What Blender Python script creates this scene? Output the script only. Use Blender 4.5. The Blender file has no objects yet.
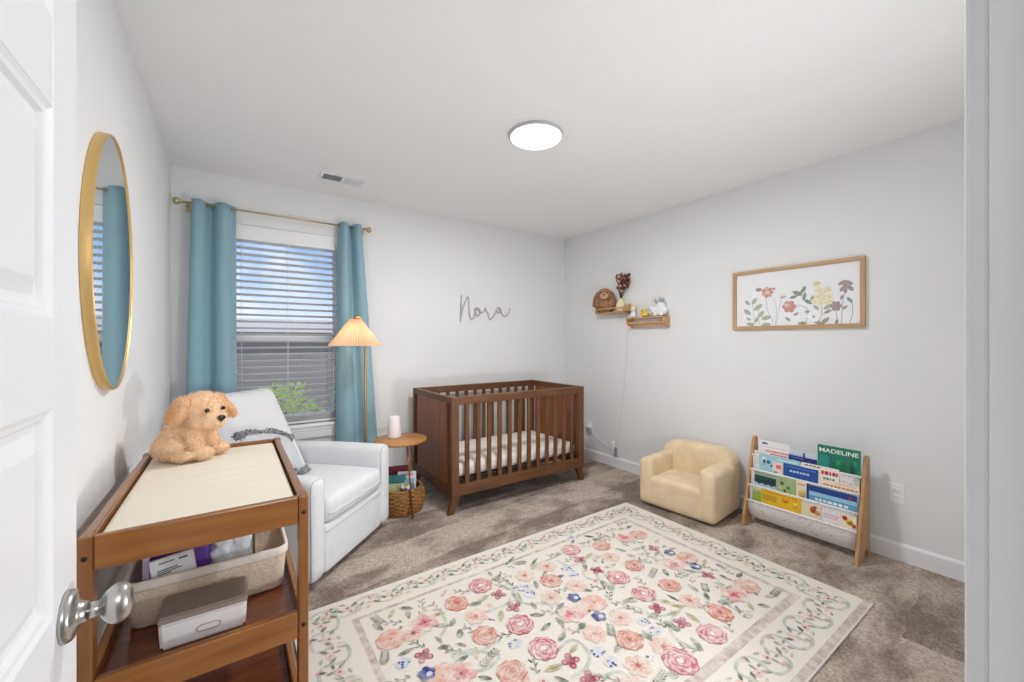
import bpy, bmesh, math, random
from mathutils import Matrix, Vector, noise as mnoise
random.seed(7)
PI = math.pi
R = math.radians
sc = bpy.context.scene
COL = sc.collection

# ------------------------------------------------------------------ camera numbers
FOC = 404.0
YAW = math.atan((512 - 232) / FOC)
CAM_Z = 1.27
CEIL = 2.444
SY, CYW = math.sin(YAW), math.cos(YAW)
def ray(u, v):
    xc = (u - 512) / FOC
    return Vector((SY + xc * CYW, CYW - xc * SY, -(v - 341) / FOC))
def on_z(u, v, z):
    d = ray(u, v); t = (z - CAM_Z) / d.z
    return Vector((t * d.x, t * d.y, z))
def on_y(u, v, y):
    d = ray(u, v); t = y / d.y
    return Vector((t * d.x, y, CAM_Z + t * d.z))
def on_x(u, v, x):
    d = ray(u, v); t = x / d.x
    return Vector((x, t * d.y, CAM_Z + t * d.z))

# ------------------------------------------------------------------ materials
def lin(c):
    out = []
    for k in c[:3]:
        k = k / 255.0
        out.append(k / 12.92 if k <= 0.04045 else ((k + 0.055) / 1.055) ** 2.4)
    return (out[0], out[1], out[2], 1.0)
MATS = {}
def M(name, col, rough=0.6, metal=0.0, var=0.0, vscale=8.0, bump=0.0, bscale=150.0, spec=0.5,
      emit=0.0, trans=0.0, coat=0.0, sheen=0.0, stretch=None, col2=None, detail=4.0):
    if name in MATS: return MATS[name]
    m = bpy.data.materials.new(name); m.use_nodes = True
    nt = m.node_tree; n = nt.nodes; l = nt.links
    b = n['Principled BSDF']
    b.inputs['Roughness'].default_value = rough
    b.inputs['Metallic'].default_value = metal
    b.inputs['Specular IOR Level'].default_value = spec
    b.inputs['Base Color'].default_value = lin(col)
    if coat: b.inputs['Coat Weight'].default_value = coat; b.inputs['Coat Roughness'].default_value = 0.15
    if sheen: b.inputs['Sheen Weight'].default_value = sheen; b.inputs['Sheen Roughness'].default_value = 0.4
    if trans: b.inputs['Transmission Weight'].default_value = trans
    if emit:
        b.inputs['Emission Color'].default_value = lin(col); b.inputs['Emission Strength'].default_value = emit
    tc = n.new('ShaderNodeTexCoord'); mp = n.new('ShaderNodeMapping')
    l.new(tc.outputs['Object'], mp.inputs['Vector'])
    if stretch: mp.inputs['Scale'].default_value = stretch
    if var or col2:
        nz = n.new('ShaderNodeTexNoise'); nz.inputs['Scale'].default_value = vscale; nz.inputs['Detail'].default_value = detail
        l.new(mp.outputs['Vector'], nz.inputs['Vector'])
        rp = n.new('ShaderNodeValToRGB')
        rp.color_ramp.elements[0].position = 0.3; rp.color_ramp.elements[1].position = 0.7
        c = lin(col)
        if col2: a, d = lin(col2), c
        else:
            a = tuple(min(1, k * (1 - var)) for k in c[:3]) + (1,); d = tuple(min(1, k * (1 + var)) for k in c[:3]) + (1,)
        rp.color_ramp.elements[0].color = a; rp.color_ramp.elements[1].color = d
        l.new(nz.outputs['Fac'], rp.inputs['Fac']); l.new(rp.outputs['Color'], b.inputs['Base Color'])
    if bump:
        nb = n.new('ShaderNodeTexNoise'); nb.inputs['Scale'].default_value = bscale; nb.inputs['Detail'].default_value = 3
        l.new(mp.outputs['Vector'], nb.inputs['Vector'])
        bp = n.new('ShaderNodeBump'); bp.inputs['Strength'].default_value = bump; bp.inputs['Distance'].default_value = 0.01
        l.new(nb.outputs['Fac'], bp.inputs['Height']); l.new(bp.outputs['Normal'], b.inputs['Normal'])
    MATS[name] = m
    return m
def wood(name, c1, c2, axis='x', rough=0.4, scale=1.0, coat=0.0):
    s = {'x': (1.2, 14, 14), 'y': (14, 1.2, 14), 'z': (14, 14, 1.2)}[axis]
    return M(name, c1, rough, col2=c2, vscale=3.0 * scale, stretch=s, bump=0.06, bscale=12 * scale, coat=coat, detail=6)

# ------------------------------------------------------------------ objects
WM = {}
def finish(o):
    COL.objects.link(o); return o
def thing(name, label, cat, loc=(0, 0, 0), rotz=0.0, group=None, kind=None):
    o = bpy.data.objects.new(name, None)
    o.empty_display_size = 0.05
    o.location = loc; o.rotation_euler = (0, 0, rotz)
    COL.objects.link(o)
    WM[o] = Matrix.Translation(Vector(loc)) @ Matrix.Rotation(rotz, 4, 'Z')
    tag(o, label, cat, group, kind)
    return o
def tag(o, label, cat, group=None, kind=None):
    if label: o['label'] = label
    if cat: o['category'] = cat
    if group: o['group'] = group
    if kind: o['kind'] = kind
    return o
def obj(name, bm, mats, parent=None, smooth=False, local=False, angle=None, label=None):
    bmesh.ops.recalc_face_normals(bm, faces=bm.faces[:])
    me = bpy.data.meshes.new(name)
    if parent is not None:
        if not local: bm.transform(WM[parent].inverted())
        loc = None
    else:
        xs = [v.co.x for v in bm.verts]; ys = [v.co.y for v in bm.verts]; zs = [v.co.z for v in bm.verts]
        loc = Vector(((min(xs) + max(xs)) / 2, (min(ys) + max(ys)) / 2, min(zs)))
        bm.transform(Matrix.Translation(-loc))
    if smooth:
        for f in bm.faces: f.smooth = True
    if angle is not None:
        for e in bm.edges:
            if len(e.link_faces) == 2 and e.calc_face_angle(0) > R(angle): e.smooth = False
    bm.to_mesh(me); bm.free()
    if not isinstance(mats, (list, tuple)): mats = [mats]
    for m in mats: me.materials.append(m)
    o = bpy.data.objects.new(name, me)
    if parent is not None:
        o.parent = parent; WM[o] = WM[parent]
    else:
        o.location = loc; WM[o] = Matrix.Translation(loc)
    if label: o['label'] = label
    COL.objects.link(o)
    return o
def struct(name, bm, mats, parent=None, smooth=False, cat=None, label=None):
    o = obj(name, bm, mats, parent, smooth)
    if parent is None:
        o['kind'] = 'structure'
        tag(o, label, cat)
    return o
B = bmesh.new

# ------------------------------------------------------------------ shapes
def setmat(bm, n0, mi):
    bm.faces.ensure_lookup_table()
    for f in bm.faces[n0:]: f.material_index = mi
def box(bm, lo, hi, bev=0.0, mi=0, mat=None, seg=2):
    n0 = len(bm.faces)
    t = bmesh.new()
    bmesh.ops.create_cube(t, size=1.0)
    lo = Vector(lo); hi = Vector(hi); s = hi - lo; c = (hi + lo) / 2
    for v in t.verts: v.co = Vector((v.co.x * s.x, v.co.y * s.y, v.co.z * s.z)) + c
    if bev: bmesh.ops.bevel(t, geom=t.edges[:], offset=min(bev, min(abs(k) for k in s) * 0.45), segments=seg, affect='EDGES', profile=0.5)
    if mat is not None: t.transform(mat)
    merge(bm, t, mi)
def merge(bm, t, mi=None):
    vm = {}
    for v in t.verts: vm[v] = bm.verts.new(v.co)
    for f in t.faces:
        try:
            nf = bm.faces.new([vm[v] for v in f.verts])
            nf.material_index = f.material_index if mi is None else mi
            nf.smooth = f.smooth
        except ValueError: pass
    t.free()
def rbox(bm, lo, hi, r, mi=0, mat=None, deform=None, m=6):
    """rounded box with even quads; deform(p, u) bends it (u = -1..1 in each axis)"""
    lo = Vector(lo); hi = Vector(hi); h = (hi - lo) / 2; c = (hi + lo) / 2
    r = min(r, h.x * 0.98, h.y * 0.98, h.z * 0.98)
    def samples(hh):
        e = [-hh + r * k for k in (0, 0.25, 0.55, 1)]
        inner = [-(hh - r) + 2 * (hh - r) * k / m for k in range(1, m)]
        return e + inner + [-k for k in reversed(e)]
    S = [samples(h.x), samples(h.y), samples(h.z)]
    t = bmesh.new(); cache = {}
    def vert(p):
        key = (round(p[0], 6), round(p[1], 6), round(p[2], 6))
        if key in cache: return cache[key]
        q = Vector((max(-h.x + r, min(h.x - r, p[0])), max(-h.y + r, min(h.y - r, p[1])), max(-h.z + r, min(h.z - r, p[2]))))
        d = Vector(p) - q
        w = q + d.normalized() * r if d.length > 1e-9 else Vector(p)
        if deform: w = deform(w, Vector((w.x / h.x, w.y / h.y, w.z / h.z)))
        cache[key] = t.verts.new(w + c); return cache[key]
    for ax in range(3):
        a, b = [(1, 2), (0, 2), (0, 1)][ax]
        for sgn in (-1, 1):
            for i in range(len(S[a]) - 1):
                for j in range(len(S[b]) - 1):
                    vs = []
                    for (ii, jj) in ((i, j), (i + 1, j), (i + 1, j + 1), (i, j + 1)):
                        p = [0, 0, 0]; p[ax] = sgn * h[ax]; p[a] = S[a][ii]; p[b] = S[b][jj]
                        vs.append(vert(p))
                    if len(set(vs)) == 4:
                        try: t.faces.new(vs).smooth = True
                        except ValueError: pass
    if mat is not None: t.transform(mat)
    bmesh.ops.recalc_face_normals(t, faces=t.faces[:])
    merge(bm, t, mi)
def tube(bm, pts, r, seg=8, mi=0, closed=False, flat=None):
    pts = [Vector(p) for p in pts]; n = len(pts)
    rr = r if isinstance(r, (list, tuple)) else [r] * n
    rings = []; nrm = None
    for i, p in enumerate(pts):
        a = pts[(i - 1) % n] if (closed or i > 0) else p
        b = pts[(i + 1) % n] if (closed or i < n - 1) else p
        d = (b - a)
        d = d.normalized() if d.length > 1e-9 else Vector((0, 0, 1))
        if nrm is None:
            nrm = d.orthogonal().normalized()
        nrm = nrm - d * nrm.dot(d)
        nrm = nrm.normalized() if nrm.length > 1e-6 else d.orthogonal().normalized()
        bn = d.cross(nrm)
        rings.append([bm.verts.new(p + (nrm * math.cos(2 * PI * k / seg) + bn * math.sin(2 * PI * k / seg)) * rr[i]) for k in range(seg)])
    m = n if closed else n - 1
    for i in range(m):
        A, Bq = rings[i], rings[(i + 1) % n]
        for k in range(seg):
            f = bm.faces.new((A[k], A[(k + 1) % seg], Bq[(k + 1) % seg], Bq[k])); f.material_index = mi; f.smooth = True
    if not closed:
        for q in (rings[0][::-1], rings[-1]):
            f = bm.faces.new(q); f.material_index = mi
def lathe(bm, prof, seg=32, mat=None, mi=0, sx=1.0, sy=1.0):
    rings = []
    mat = mat or Matrix()
    for (r, z) in prof:
        if r < 1e-6: rings.append([bm.verts.new(mat @ Vector((0, 0, z)))])
        else: rings.append([bm.verts.new(mat @ Vector((r * sx * math.cos(2 * PI * k / seg), r * sy * math.sin(2 * PI * k / seg), z))) for k in range(seg)])
    for a, b in zip(rings[:-1], rings[1:]):
        for k in range(seg):
            k2 = (k + 1) % seg
            if len(a) == 1 and len(b) == 1: continue
            if len(a) == 1: vs = (a[0], b[k], b[k2])
            elif len(b) == 1: vs = (a[k], a[k2], b[0])
            else: vs = (a[k], a[k2], b[k2], b[k])
            f = bm.faces.new(vs); f.material_index = mi; f.smooth = True
    for q in (rings[0], rings[-1]):
        if len(q) > 2:
            try: f = bm.faces.new(q); f.material_index = mi
            except ValueError: pass
def ell(bm, c, r, rot=None, u=18, v=12, mi=0):
    m = Matrix.Translation(Vector(c)) @ (rot.to_4x4() if rot is not None else Matrix()) @ Matrix.Diagonal((r[0], r[1], r[2], 1))
    n0 = len(bm.faces)
    bmesh.ops.create_uvsphere(bm, u_segments=u, v_segments=v, radius=1.0, matrix=m)
    bm.faces.ensure_lookup_table()
    for f in bm.faces[n0:]: f.smooth = True; f.material_index = mi
def prism(bm, poly, ext, mi=0, bev=0.0):
    """poly: 3-D points of one flat outline; ext: extrusion vector"""
    t = bmesh.new(); ext = Vector(ext)
    f = t.faces.new([t.verts.new(Vector(p)) for p in poly])
    r = bmesh.ops.extrude_face_region(t, geom=[f])
    for v in [g for g in r['geom'] if isinstance(g, bmesh.types.BMVert)]: v.co += ext
    bmesh.ops.recalc_face_normals(t, faces=t.faces[:])
    if bev: bmesh.ops.bevel(t, geom=t.edges[:], offset=bev, segments=2, affect='EDGES')
    merge(bm, t, mi)
def plate(bm, pts, mi=0):
    f = bm.faces.new([bm.verts.new(Vector(p)) for p in pts]); f.material_index = mi
    return f
def catmull(pts, n=6, closed=False):
    P = [Vector(p) for p in pts]; out = []
    N = len(P); m = N if closed else N - 1
    for i in range(m):
        p0 = P[(i - 1) % N] if (closed or i > 0) else P[i]
        p1 = P[i]; p2 = P[(i + 1) % N]
        p3 = P[(i + 2) % N] if (closed or i + 2 < N) else P[(i + 1) % N]
        for k in range(n):
            t = k / n
            out.append(0.5 * ((2 * p1) + (p2 - p0) * t + (2 * p0 - 5 * p1 + 4 * p2 - p3) * t * t + (3 * p1 - p0 - 3 * p2 + p3) * t ** 3))
    if not closed: out.append(P[-1])
    return out
def arc_pts(c, r, a0, a1, n, f):
    return [f(c[0] + r * math.cos(R(a0 + (a1 - a0) * k / n)), c[1] + r * math.sin(R(a0 + (a1 - a0) * k / n))) for k in range(n + 1)]
def remesh(bm, voxel, smooth_it=4):
    """fuse overlapping lumps into one skin"""
    me = bpy.data.meshes.new('fuse'); bm.to_mesh(me); bm.free()
    o = bpy.data.objects.new('fuse', me); COL.objects.link(o)
    md = o.modifiers.new('r', 'REMESH'); md.mode = 'VOXEL'; md.voxel_size = voxel
    s = o.modifiers.new('s', 'SMOOTH'); s.factor = 0.5; s.iterations = smooth_it
    dg = bpy.context.evaluated_depsgraph_get(); ev = o.evaluated_get(dg)
    m2 = bpy.data.meshes.new_from_object(ev)
    t = bmesh.new(); t.from_mesh(m2)
    bpy.data.objects.remove(o); bpy.data.meshes.remove(me); bpy.data.meshes.remove(m2)
    for f in t.faces: f.smooth = True
    return t
def furry(bm, count, length, width, droop=0.3, mi=0, rnd=None):
    rnd = rnd or random.Random(3)
    bm.faces.ensure_lookup_table(); bm.normal_update()
    fs = [f for f in bm.faces]
    ar = [f.calc_area() for f in fs]
    pick = rnd.choices(fs, weights=ar, k=count)
    new = []
    for f in pick:
        vs = [v.co for v in f.verts]; w = [rnd.random() + 0.01 for _ in vs]; s = sum(w)
        p = sum((v * (k / s) for v, k in zip(vs, w)), Vector())
        n = f.normal.copy()
        d = (n + Vector((rnd.uniform(-.6, .6), rnd.uniform(-.6, .6), rnd.uniform(-.6, .4) - droop))).normalized()
        side = d.cross(n)
        side = side.normalized() if side.length > 1e-5 else n.orthogonal().normalized()
        new.append((p - n * 0.001, side * width, d * length * rnd.uniform(.5, 1.1)))
    for p, s, d in new:
        fc = bm.faces.new((bm.verts.new(p - s), bm.verts.new(p + s), bm.verts.new(p + d)))
        fc.material_index = mi; fc.smooth = True
def text_bm(s, size, mat, extrude=0.0006, fit=None, bold=0.0):
    cu = bpy.data.curves.new('t', 'FONT'); cu.body = s; cu.size = size; cu.extrude = extrude; cu.align_x = 'CENTER'; cu.align_y = 'CENTER'; cu.offset = bold
    o = bpy.data.objects.new('t', cu); COL.objects.link(o)
    dg = bpy.context.evaluated_depsgraph_get(); ev = o.evaluated_get(dg)
    me = bpy.data.meshes.new_from_object(ev)
    t = bmesh.new(); t.from_mesh(me)
    bpy.data.objects.remove(o); bpy.data.curves.remove(cu); bpy.data.meshes.remove(me)
    if fit:
        xs = [v.co.x for v in t.verts]; ys = [v.co.y for v in t.verts]
        cx, cy = (min(xs) + max(xs)) / 2, (min(ys) + max(ys)) / 2
        for v in t.verts:
            v.co.x = (v.co.x - cx) * fit[0] / (max(xs) - min(xs)); v.co.y = (v.co.y - cy) * fit[1] / (max(ys) - min(ys))
    t.transform(mat)
    return t
def frame_mat(o, x, y, z):
    m = Matrix.Identity(4)
    for i, a in enumerate((x, y, z)):
        a = Vector(a)
        for k in range(3): m[k][i] = a[k]
    for k in range(3): m[k][3] = o[k]
    return m
# ================================================================== SETTING
WALL = M('wall paint', (231, 232, 233), 0.85, bump=0.03, bscale=260, spec=0.2)
CEILM = M('ceiling paint', (243, 243, 243), 0.9, bump=0.3, bscale=70, spec=0.15)
TRIM = M('white trim', (236, 236, 238), 0.42, spec=0.4)
DOORM = M('door paint', (232, 233, 235), 0.4, spec=0.4, bump=0.015, bscale=90)

def carpet():
    m = bpy.data.materials.new('carpet'); m.use_nodes = True
    nt = m.node_tree; n = nt.nodes; l = nt.links; b = n['Principled BSDF']
    b.inputs['Roughness'].default_value = 0.95; b.inputs['Specular IOR Level'].default_value = 0.1
    b.inputs['Sheen Weight'].default_value = 0.15
    tc = n.new('ShaderNodeTexCoord')
    mp = n.new('ShaderNodeMapping'); mp.inputs['Scale'].default_value = (1.3, 2.2, 1); mp.inputs['Rotation'].default_value = (0, 0, .35); l.new(tc.outputs['Object'], mp.inputs['Vector'])
    big = n.new('ShaderNodeTexNoise'); big.inputs['Scale'].default_value = 1.9; big.inputs['Detail'].default_value = 5; big.inputs['Roughness'].default_value = 0.6
    big.inputs['Distortion'].default_value = 0.15
    l.new(mp.outputs['Vector'], big.inputs['Vector'])
    r1 = n.new('ShaderNodeValToRGB'); r1.color_ramp.elements[0].position = 0.40; r1.color_ramp.elements[1].position = 0.56
    r1.color_ramp.elements[0].color = lin((126, 112, 101)); r1.color_ramp.elements[1].color = lin((186, 172, 160))
    bk = n.new('ShaderNodeTexBrick'); bk.inputs['Scale'].default_value = 1.0; bk.inputs['Mortar Size'].default_value = 0.0
    bk.inputs['Brick Width'].default_value = 1.15; bk.inputs['Row Height'].default_value = 0.31; bk.inputs['Color1'].default_value = (0, 0, 0, 1); bk.inputs['Color2'].default_value = (1, 1, 1, 1)
    mp2 = n.new('ShaderNodeMapping'); mp2.inputs['Rotation'].default_value = (0, 0, -.10); mp2.inputs['Location'].default_value = (.3, .12, 0); l.new(tc.outputs['Object'], mp2.inputs['Vector'])
    wob = n.new('ShaderNodeMix'); wob.data_type = 'RGBA'; wob.blend_type = 'ADD'; wob.inputs['Factor'].default_value = .10
    l.new(mp2.outputs['Vector'], wob.inputs['A']); l.new(big.outputs['Color'], wob.inputs['B']); l.new(wob.outputs['Result'], bk.inputs['Vector'])
    mb = n.new('ShaderNodeMix'); mb.data_type = 'FLOAT'; mb.inputs['Factor'].default_value = .16
    l.new(big.outputs['Fac'], mb.inputs['A']); l.new(bk.outputs['Color'], mb.inputs['B'])
    l.new(mb.outputs['Result'], r1.inputs['Fac'])
    fine = n.new('ShaderNodeTexNoise'); fine.inputs['Scale'].default_value = 95; fine.inputs['Detail'].default_value = 4
    l.new(tc.outputs['Object'], fine.inputs['Vector'])
    r2 = n.new('ShaderNodeValToRGB'); r2.color_ramp.elements[0].position = 0.3; r2.color_ramp.elements[1].position = 0.7
    r2.color_ramp.elements[0].color = (0.62, 0.61, 0.6, 1); r2.color_ramp.elements[1].color = (1.25, 1.25, 1.25, 1)
    l.new(fine.outputs['Fac'], r2.inputs['Fac'])
    mx = n.new('ShaderNodeMix'); mx.data_type = 'RGBA'; mx.blend_type = 'MULTIPLY'; mx.inputs['Factor'].default_value = 1
    l.new(r1.outputs['Color'], mx.inputs['A']); l.new(r2.outputs['Color'], mx.inputs['B']); l.new(mx.outputs['Result'], b.inputs['Base Color'])
    bp = n.new('ShaderNodeBump'); bp.inputs['Strength'].default_value = 0.6; bp.inputs['Distance'].default_value = 0.01
    l.new(fine.outputs['Fac'], bp.inputs['Height']); l.new(bp.outputs['Normal'], b.inputs['Normal'])
    return m
CARPET = carpet()
XL, XR, YB, YF = -0.336, 3.18, 3.51, 0.0555
WX0, WX1, WZ0, WZ1 = -0.06, 0.77, 0.60, 2.115      # window opening
DX0, DX1, DZ = -0.205, 0.569, 2.05                 # doorway

bm = B(); box(bm, (XL - .1, -.07, -.1), (XR + .1, YB + .14, 0)); struct('floor', bm, CARPET, label='greige cut pile carpet floor', cat='floor')
bm = B(); box(bm, (XL - .1, -.07, CEIL), (XR + .1, YB + .14, CEIL + .1)); struct('ceiling', bm, CEILM, label='white textured ceiling', cat='ceiling')
bm = B(); box(bm, (XL - .1, -.07, 0), (XL, YB + .14, CEIL)); struct('wall_left', bm, WALL, label='plain white wall behind the oval mirror', cat='wall')
bm = B(); box(bm, (XR, -.07, 0), (XR + .1, YB + .14, CEIL)); struct('wall_right', bm, WALL, label='plain white wall behind the framed print', cat='wall')
bm = B()
box(bm, (XL, YB, 0), (WX0, YB + .14, CEIL)); box(bm, (WX1, YB, 0), (XR, YB + .14, CEIL))
box(bm, (WX0, YB, 0), (WX1, YB + .14, WZ0)); box(bm, (WX0, YB, WZ1), (WX1, YB + .14, CEIL))
struct('wall_back', bm, WALL, label='plain white wall with the window', cat='wall')
bm = B()
box(bm, (XL, -.066, 0), (DX0, YF, CEIL)); box(bm, (DX1 + .02, -.066, 0), (XR, YF, CEIL)); box(bm, (DX0, -.066, DZ), (DX1 + .02, YF, CEIL))
struct('wall_front', bm, WALL, label='white wall around the doorway', cat='wall')

# doorway lining and casing (the white upright at the right edge)
bm = B()
box(bm, (DX1, -.066, 0), (DX1 + .02, YF, DZ), .002); box(bm, (DX0, -.066, 0), (DX0 + .004, YF, DZ)); box(bm, (DX0, -.066, DZ - .018), (DX1, YF, DZ), .002)
box(bm, (DX1 - .011, -.05, 0), (DX1, .012, DZ - .02), .002)
struct('trim_1', bm, TRIM, label='white lining of the doorway', cat='door frame')
bm = B()
box(bm, (DX1 + .006, YF, 0), (DX1 + .066, .0712, DZ + .06), .003); box(bm, (DX0 - .06, YF, DZ), (DX1 + .006, .0712, DZ + .06), .003)
box(bm, (DX0 - .06, YF, 0), (DX0 - .026, .0712, DZ), .003)
struct('trim_2', bm, TRIM, label='white casing around the doorway', cat='door frame')

# hall behind the camera (unseen shell, built to keep sun and sky out of the doorway)
bm = B()
for lo, hi in (((-1.3, -2.2, 0), (-1.2, -.07, CEIL)), ((1.9, -2.2, 0), (2.0, -.07, CEIL)), ((-1.3, -2.3, 0), (2.0, -2.2, CEIL))): box(bm, lo, hi)
struct('wall_hall', bm, WALL, label='white walls of the hall outside the doorway', cat='wall')
bm = B(); box(bm, (-1.3, -2.3, -.1), (2.0, -.07, 0)); struct('floor_hall', bm, CARPET, label='hall carpet outside the doorway', cat='floor')
bm = B(); box(bm, (-1.3, -2.3, CEIL), (2.0, -.07, CEIL + .1)); struct('ceiling_hall', bm, CEILM, label='hall ceiling outside the doorway', cat='ceiling')

# baseboards
def baseboard(name, poly, ext, label):
    bm = B(); prism(bm, poly, ext); struct(name, bm, TRIM, label=label, cat='baseboard')
def prof(f): return [f(0, 0), f(.015, 0), f(.015, .088), f(.009, .098), f(0, .102)]
baseboard('baseboard_right', prof(lambda a, z: (XR - a, YF, z)), (0, YB - YF, 0), 'white baseboard along the right wall')
baseboard('baseboard_back', prof(lambda a, z: (XL, YB - a, z)), (XR - XL - .0151, 0, 0), 'white baseboard along the window wall')
baseboard('baseboard_left', prof(lambda a, z: (XL + a, YF, z)), (0, YB - YF - .0151, 0), 'white baseboard along the mirror wall')
baseboard('baseboard_front', prof(lambda a, z: (DX1 + .068, YF + a, z)), (XR - DX1 - .084, 0, 0), 'white baseboard beside the doorway')

# ------------------------------------------------------------------ open door: five raised panels
DF, DT = -0.19, 0.036
DY0, DY1 = 0.078, 0.864
door = thing('door_1', 'white five panel door standing open at the left edge', 'door', (DF - DT / 2, DY0, 0.012), kind='structure')
bm = B()
stile = .098
box(bm, (DF - DT, DY0, .012), (DF, DY0 + stile, 2.03), .002); box(bm, (DF - DT, DY1 - stile, .012), (DF, DY1, 2.03), .002)
pz0 = [0.135, 0.523, 0.911, 1.299, 1.686]; ph = .272
zs = [.012]
for z in pz0: zs += [z, z + ph]
zs += [2.03]
for k in range(0, len(zs), 2): box(bm, (DF - DT, DY0 + stile, zs[k]), (DF, DY1 - stile, zs[k + 1]), .0)
obj('door_frame', bm, DOORM, door)
for z in pz0:
    bm = B()
    ya, yb, za, zb = DY0 + stile, DY1 - stile, z, z + ph
    def ring(d, x): return [bm.verts.new((x, ya + d, za + d)), bm.verts.new((x, yb - d, za + d)), bm.verts.new((x, yb - d, zb - d)), bm.verts.new((x, ya + d, zb - d))]
    rs = [ring(0, DF - .0005), ring(.006, DF - .004), ring(.012, DF - .005), ring(.016, DF - .011), ring(.026, DF - .011), ring(.047, DF - .003)]
    for a, b in zip(rs[:-1], rs[1:]):
        for k in range(4): bm.faces.new((a[k], a[(k + 1) % 4], b[(k + 1) % 4], b[k]))
    bm.faces.new(rs[-1])
    bk = [bm.verts.new((DF - DT + .01, y, zz)) for y, zz in ((ya, za), (yb, za), (yb, zb), (ya, zb))]
    bm.faces.new(bk)
    for k in range(4): bm.faces.new((rs[0][k], rs[0][(k + 1) % 4], bk[(k + 1) % 4], bk[k]))
    obj('door_panel', bm, DOORM, door)
NICK = M('satin nickel', (186, 184, 180), 0.27, metal=1.0, var=0.12, vscale=30)
ky, kz = .812, .888
Kx = frame_mat((DF, ky, kz), (0, 1, 0), (0, 0, 1), (1, 0, 0))
bm = B(); lathe(bm, [(0, 0), (.034, 0), (.0345, .004), (.032, .009), (.029, .011), (.018, .013), (.0155, .016), (.0135, .022), (0, .022)], 40, Kx)
rose = obj('knob_rose', bm, NICK, door, label='round satin nickel rose')
bm = B(); lathe(bm, [(0, .020), (.0105, .020), (.0105, .034), (.0095, .036), (0, .036)], 28, Kx)
lathe(bm, [(.0095, .035), (.013, .037), (.019, .041), (.0235, .047), (.025, .053), (.0245, .059), (.021, .065), (.014, .069), (.006, .0705), (0, .071)], 36, Kx, sx=.86, sy=1.12)
obj('door_knob', bm, NICK, door, label='egg shaped satin nickel knob')

# ------------------------------------------------------------------ window
win = thing('window_1', 'white single hung window behind the blind', 'window', ((WX0 + WX1) / 2, YB + .1, WZ0), kind='structure')
VINYL = M('white vinyl', (238, 239, 240), 0.35)
bm = B(); fy0, fy1 = YB + .075, YB + .135
for lo, hi in (((WX0, fy0, WZ0), (WX0 + .045, fy1, WZ1)), ((WX1 - .045, fy0, WZ0), (WX1, fy1, WZ1)), ((WX0 + .045, fy0, WZ0), (WX1 - .045, fy1, WZ0 + .05)), ((WX0 + .045, fy0, WZ1 - .03), (WX1 - .045, fy1, WZ1))): box(bm, lo, hi, .004)
obj('window_frame', bm, VINYL, win)
mz = 1.285
for nm, z0, z1, dy in (('lower_sash', WZ0 + .05, mz + .025, 0), ('upper_sash', mz - .025, WZ1 - .03, .028)):
    bm = B(); a0, a1 = WX0 + .045, WX1 - .045; y0, y1 = fy0 + .002 + dy, fy0 + .027 + dy
    for lo, hi in (((a0, y0, z0), (a0 + .035, y1, z1)), ((a1 - .035, y0, z0), (a1, y1, z1)), ((a0 + .035, y0, z0), (a1 - .035, y1, z0 + .045)), ((a0 + .035, y0, z1 - .035), (a1 - .035, y1, z1))): box(bm, lo, hi, .003)
    s = obj(nm, bm, VINYL, win)
    bm = B(); box(bm, (a0 + .03, y0 + .010, z0 + .04), (a1 - .03, y0 + .014, z1 - .03))
    g = M('window glass', (255, 255, 255), 0.0, spec=0.3)
    if 'glassdone' not in MATS:
        nt = g.node_tree; nn = nt.nodes
        tr = nn.new('ShaderNodeBsdfTransparent'); gl = nn.new('ShaderNodeBsdfGlossy'); gl.inputs['Roughness'].default_value = 0.35
        mx = nn.new('ShaderNodeMixShader'); mx.inputs[0].default_value = 0.03
        nt.links.new(tr.outputs[0], mx.inputs[1]); nt.links.new(gl.outputs[0], mx.inputs[2]); nt.links.new(mx.outputs[0], nn['Material Output'].inputs['Surface'])
        MATS['glassdone'] = g
    obj('pane', bm, g, s)
bm = B(); box(bm, (WX0 - .045, YB - .035, WZ0 - .003), (WX1 + .045, YB + .075, WZ0 + .022), .006); obj('window_sill', bm, TRIM, win)
bm = B(); box(bm, (WX0 - .03, YB - .018, WZ0 - .09), (WX1 + .03, YB, WZ0 - .003), .004); box(bm, (WX0 - .03, YB - .024, WZ0 - .03), (WX1 + .03, YB, WZ0 - .003), .005); obj('sill_apron', bm, TRIM, win)

# blind
bl = thing('window_blind', 'white horizontal slat blind lowered in the window', 'blind', ((WX0 + WX1) / 2, YB + .03, WZ0 + .03))
SLAT = M('blind slat', (226, 227, 229), 0.45)
b0, b1 = WX0 + .008, WX1 - .008
bm = B(); box(bm, (b0, YB + .012, WZ1 - .045), (b1, YB + .062, WZ1 - .002), .003)
obj('headrail', bm, SLAT, bl)
bm = B(); box(bm, (b0, YB + .001, WZ1 - .102), (b1, YB + .009, WZ1 - .002), .002); box(bm, (b0, YB - .006, WZ1 - .110), (b1, YB + .009, WZ1 - .100), .002); obj('valance', bm, VINYL, bl)
bm = B(); yc = YB + .038; tilt = R(14); hw = .0255
z = WZ1 - .112; zb = WZ0 + .098
while z > zb:
    pr_ = []
    for k in range(7):
        t = -1 + 2 * k / 6
        pr_.append((yc + t * hw * math.cos(tilt), z - t * hw * math.sin(tilt) + .003 * (1 - t * t)))
    up = [(y, zz + .0013) for y, zz in pr_]; dn = [(y, zz - .0013) for y, zz in reversed(pr_)]
    prism(bm, [(b0, y, zz) for y, zz in up + dn], (b1 - b0, 0, 0))
    z -= .0490
for k in range(6):
    zz = WZ0 + .054 + k * .0068
    prism(bm, [(b0, yc - hw, zz), (b0, yc, zz + .003), (b0, yc + hw, zz), (b0, yc + hw, zz + .0024), (b0, yc, zz + .0054), (b0, yc - hw, zz + .0024)], (b1 - b0, 0, 0))
obj('slats', bm, SLAT, bl)
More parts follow.
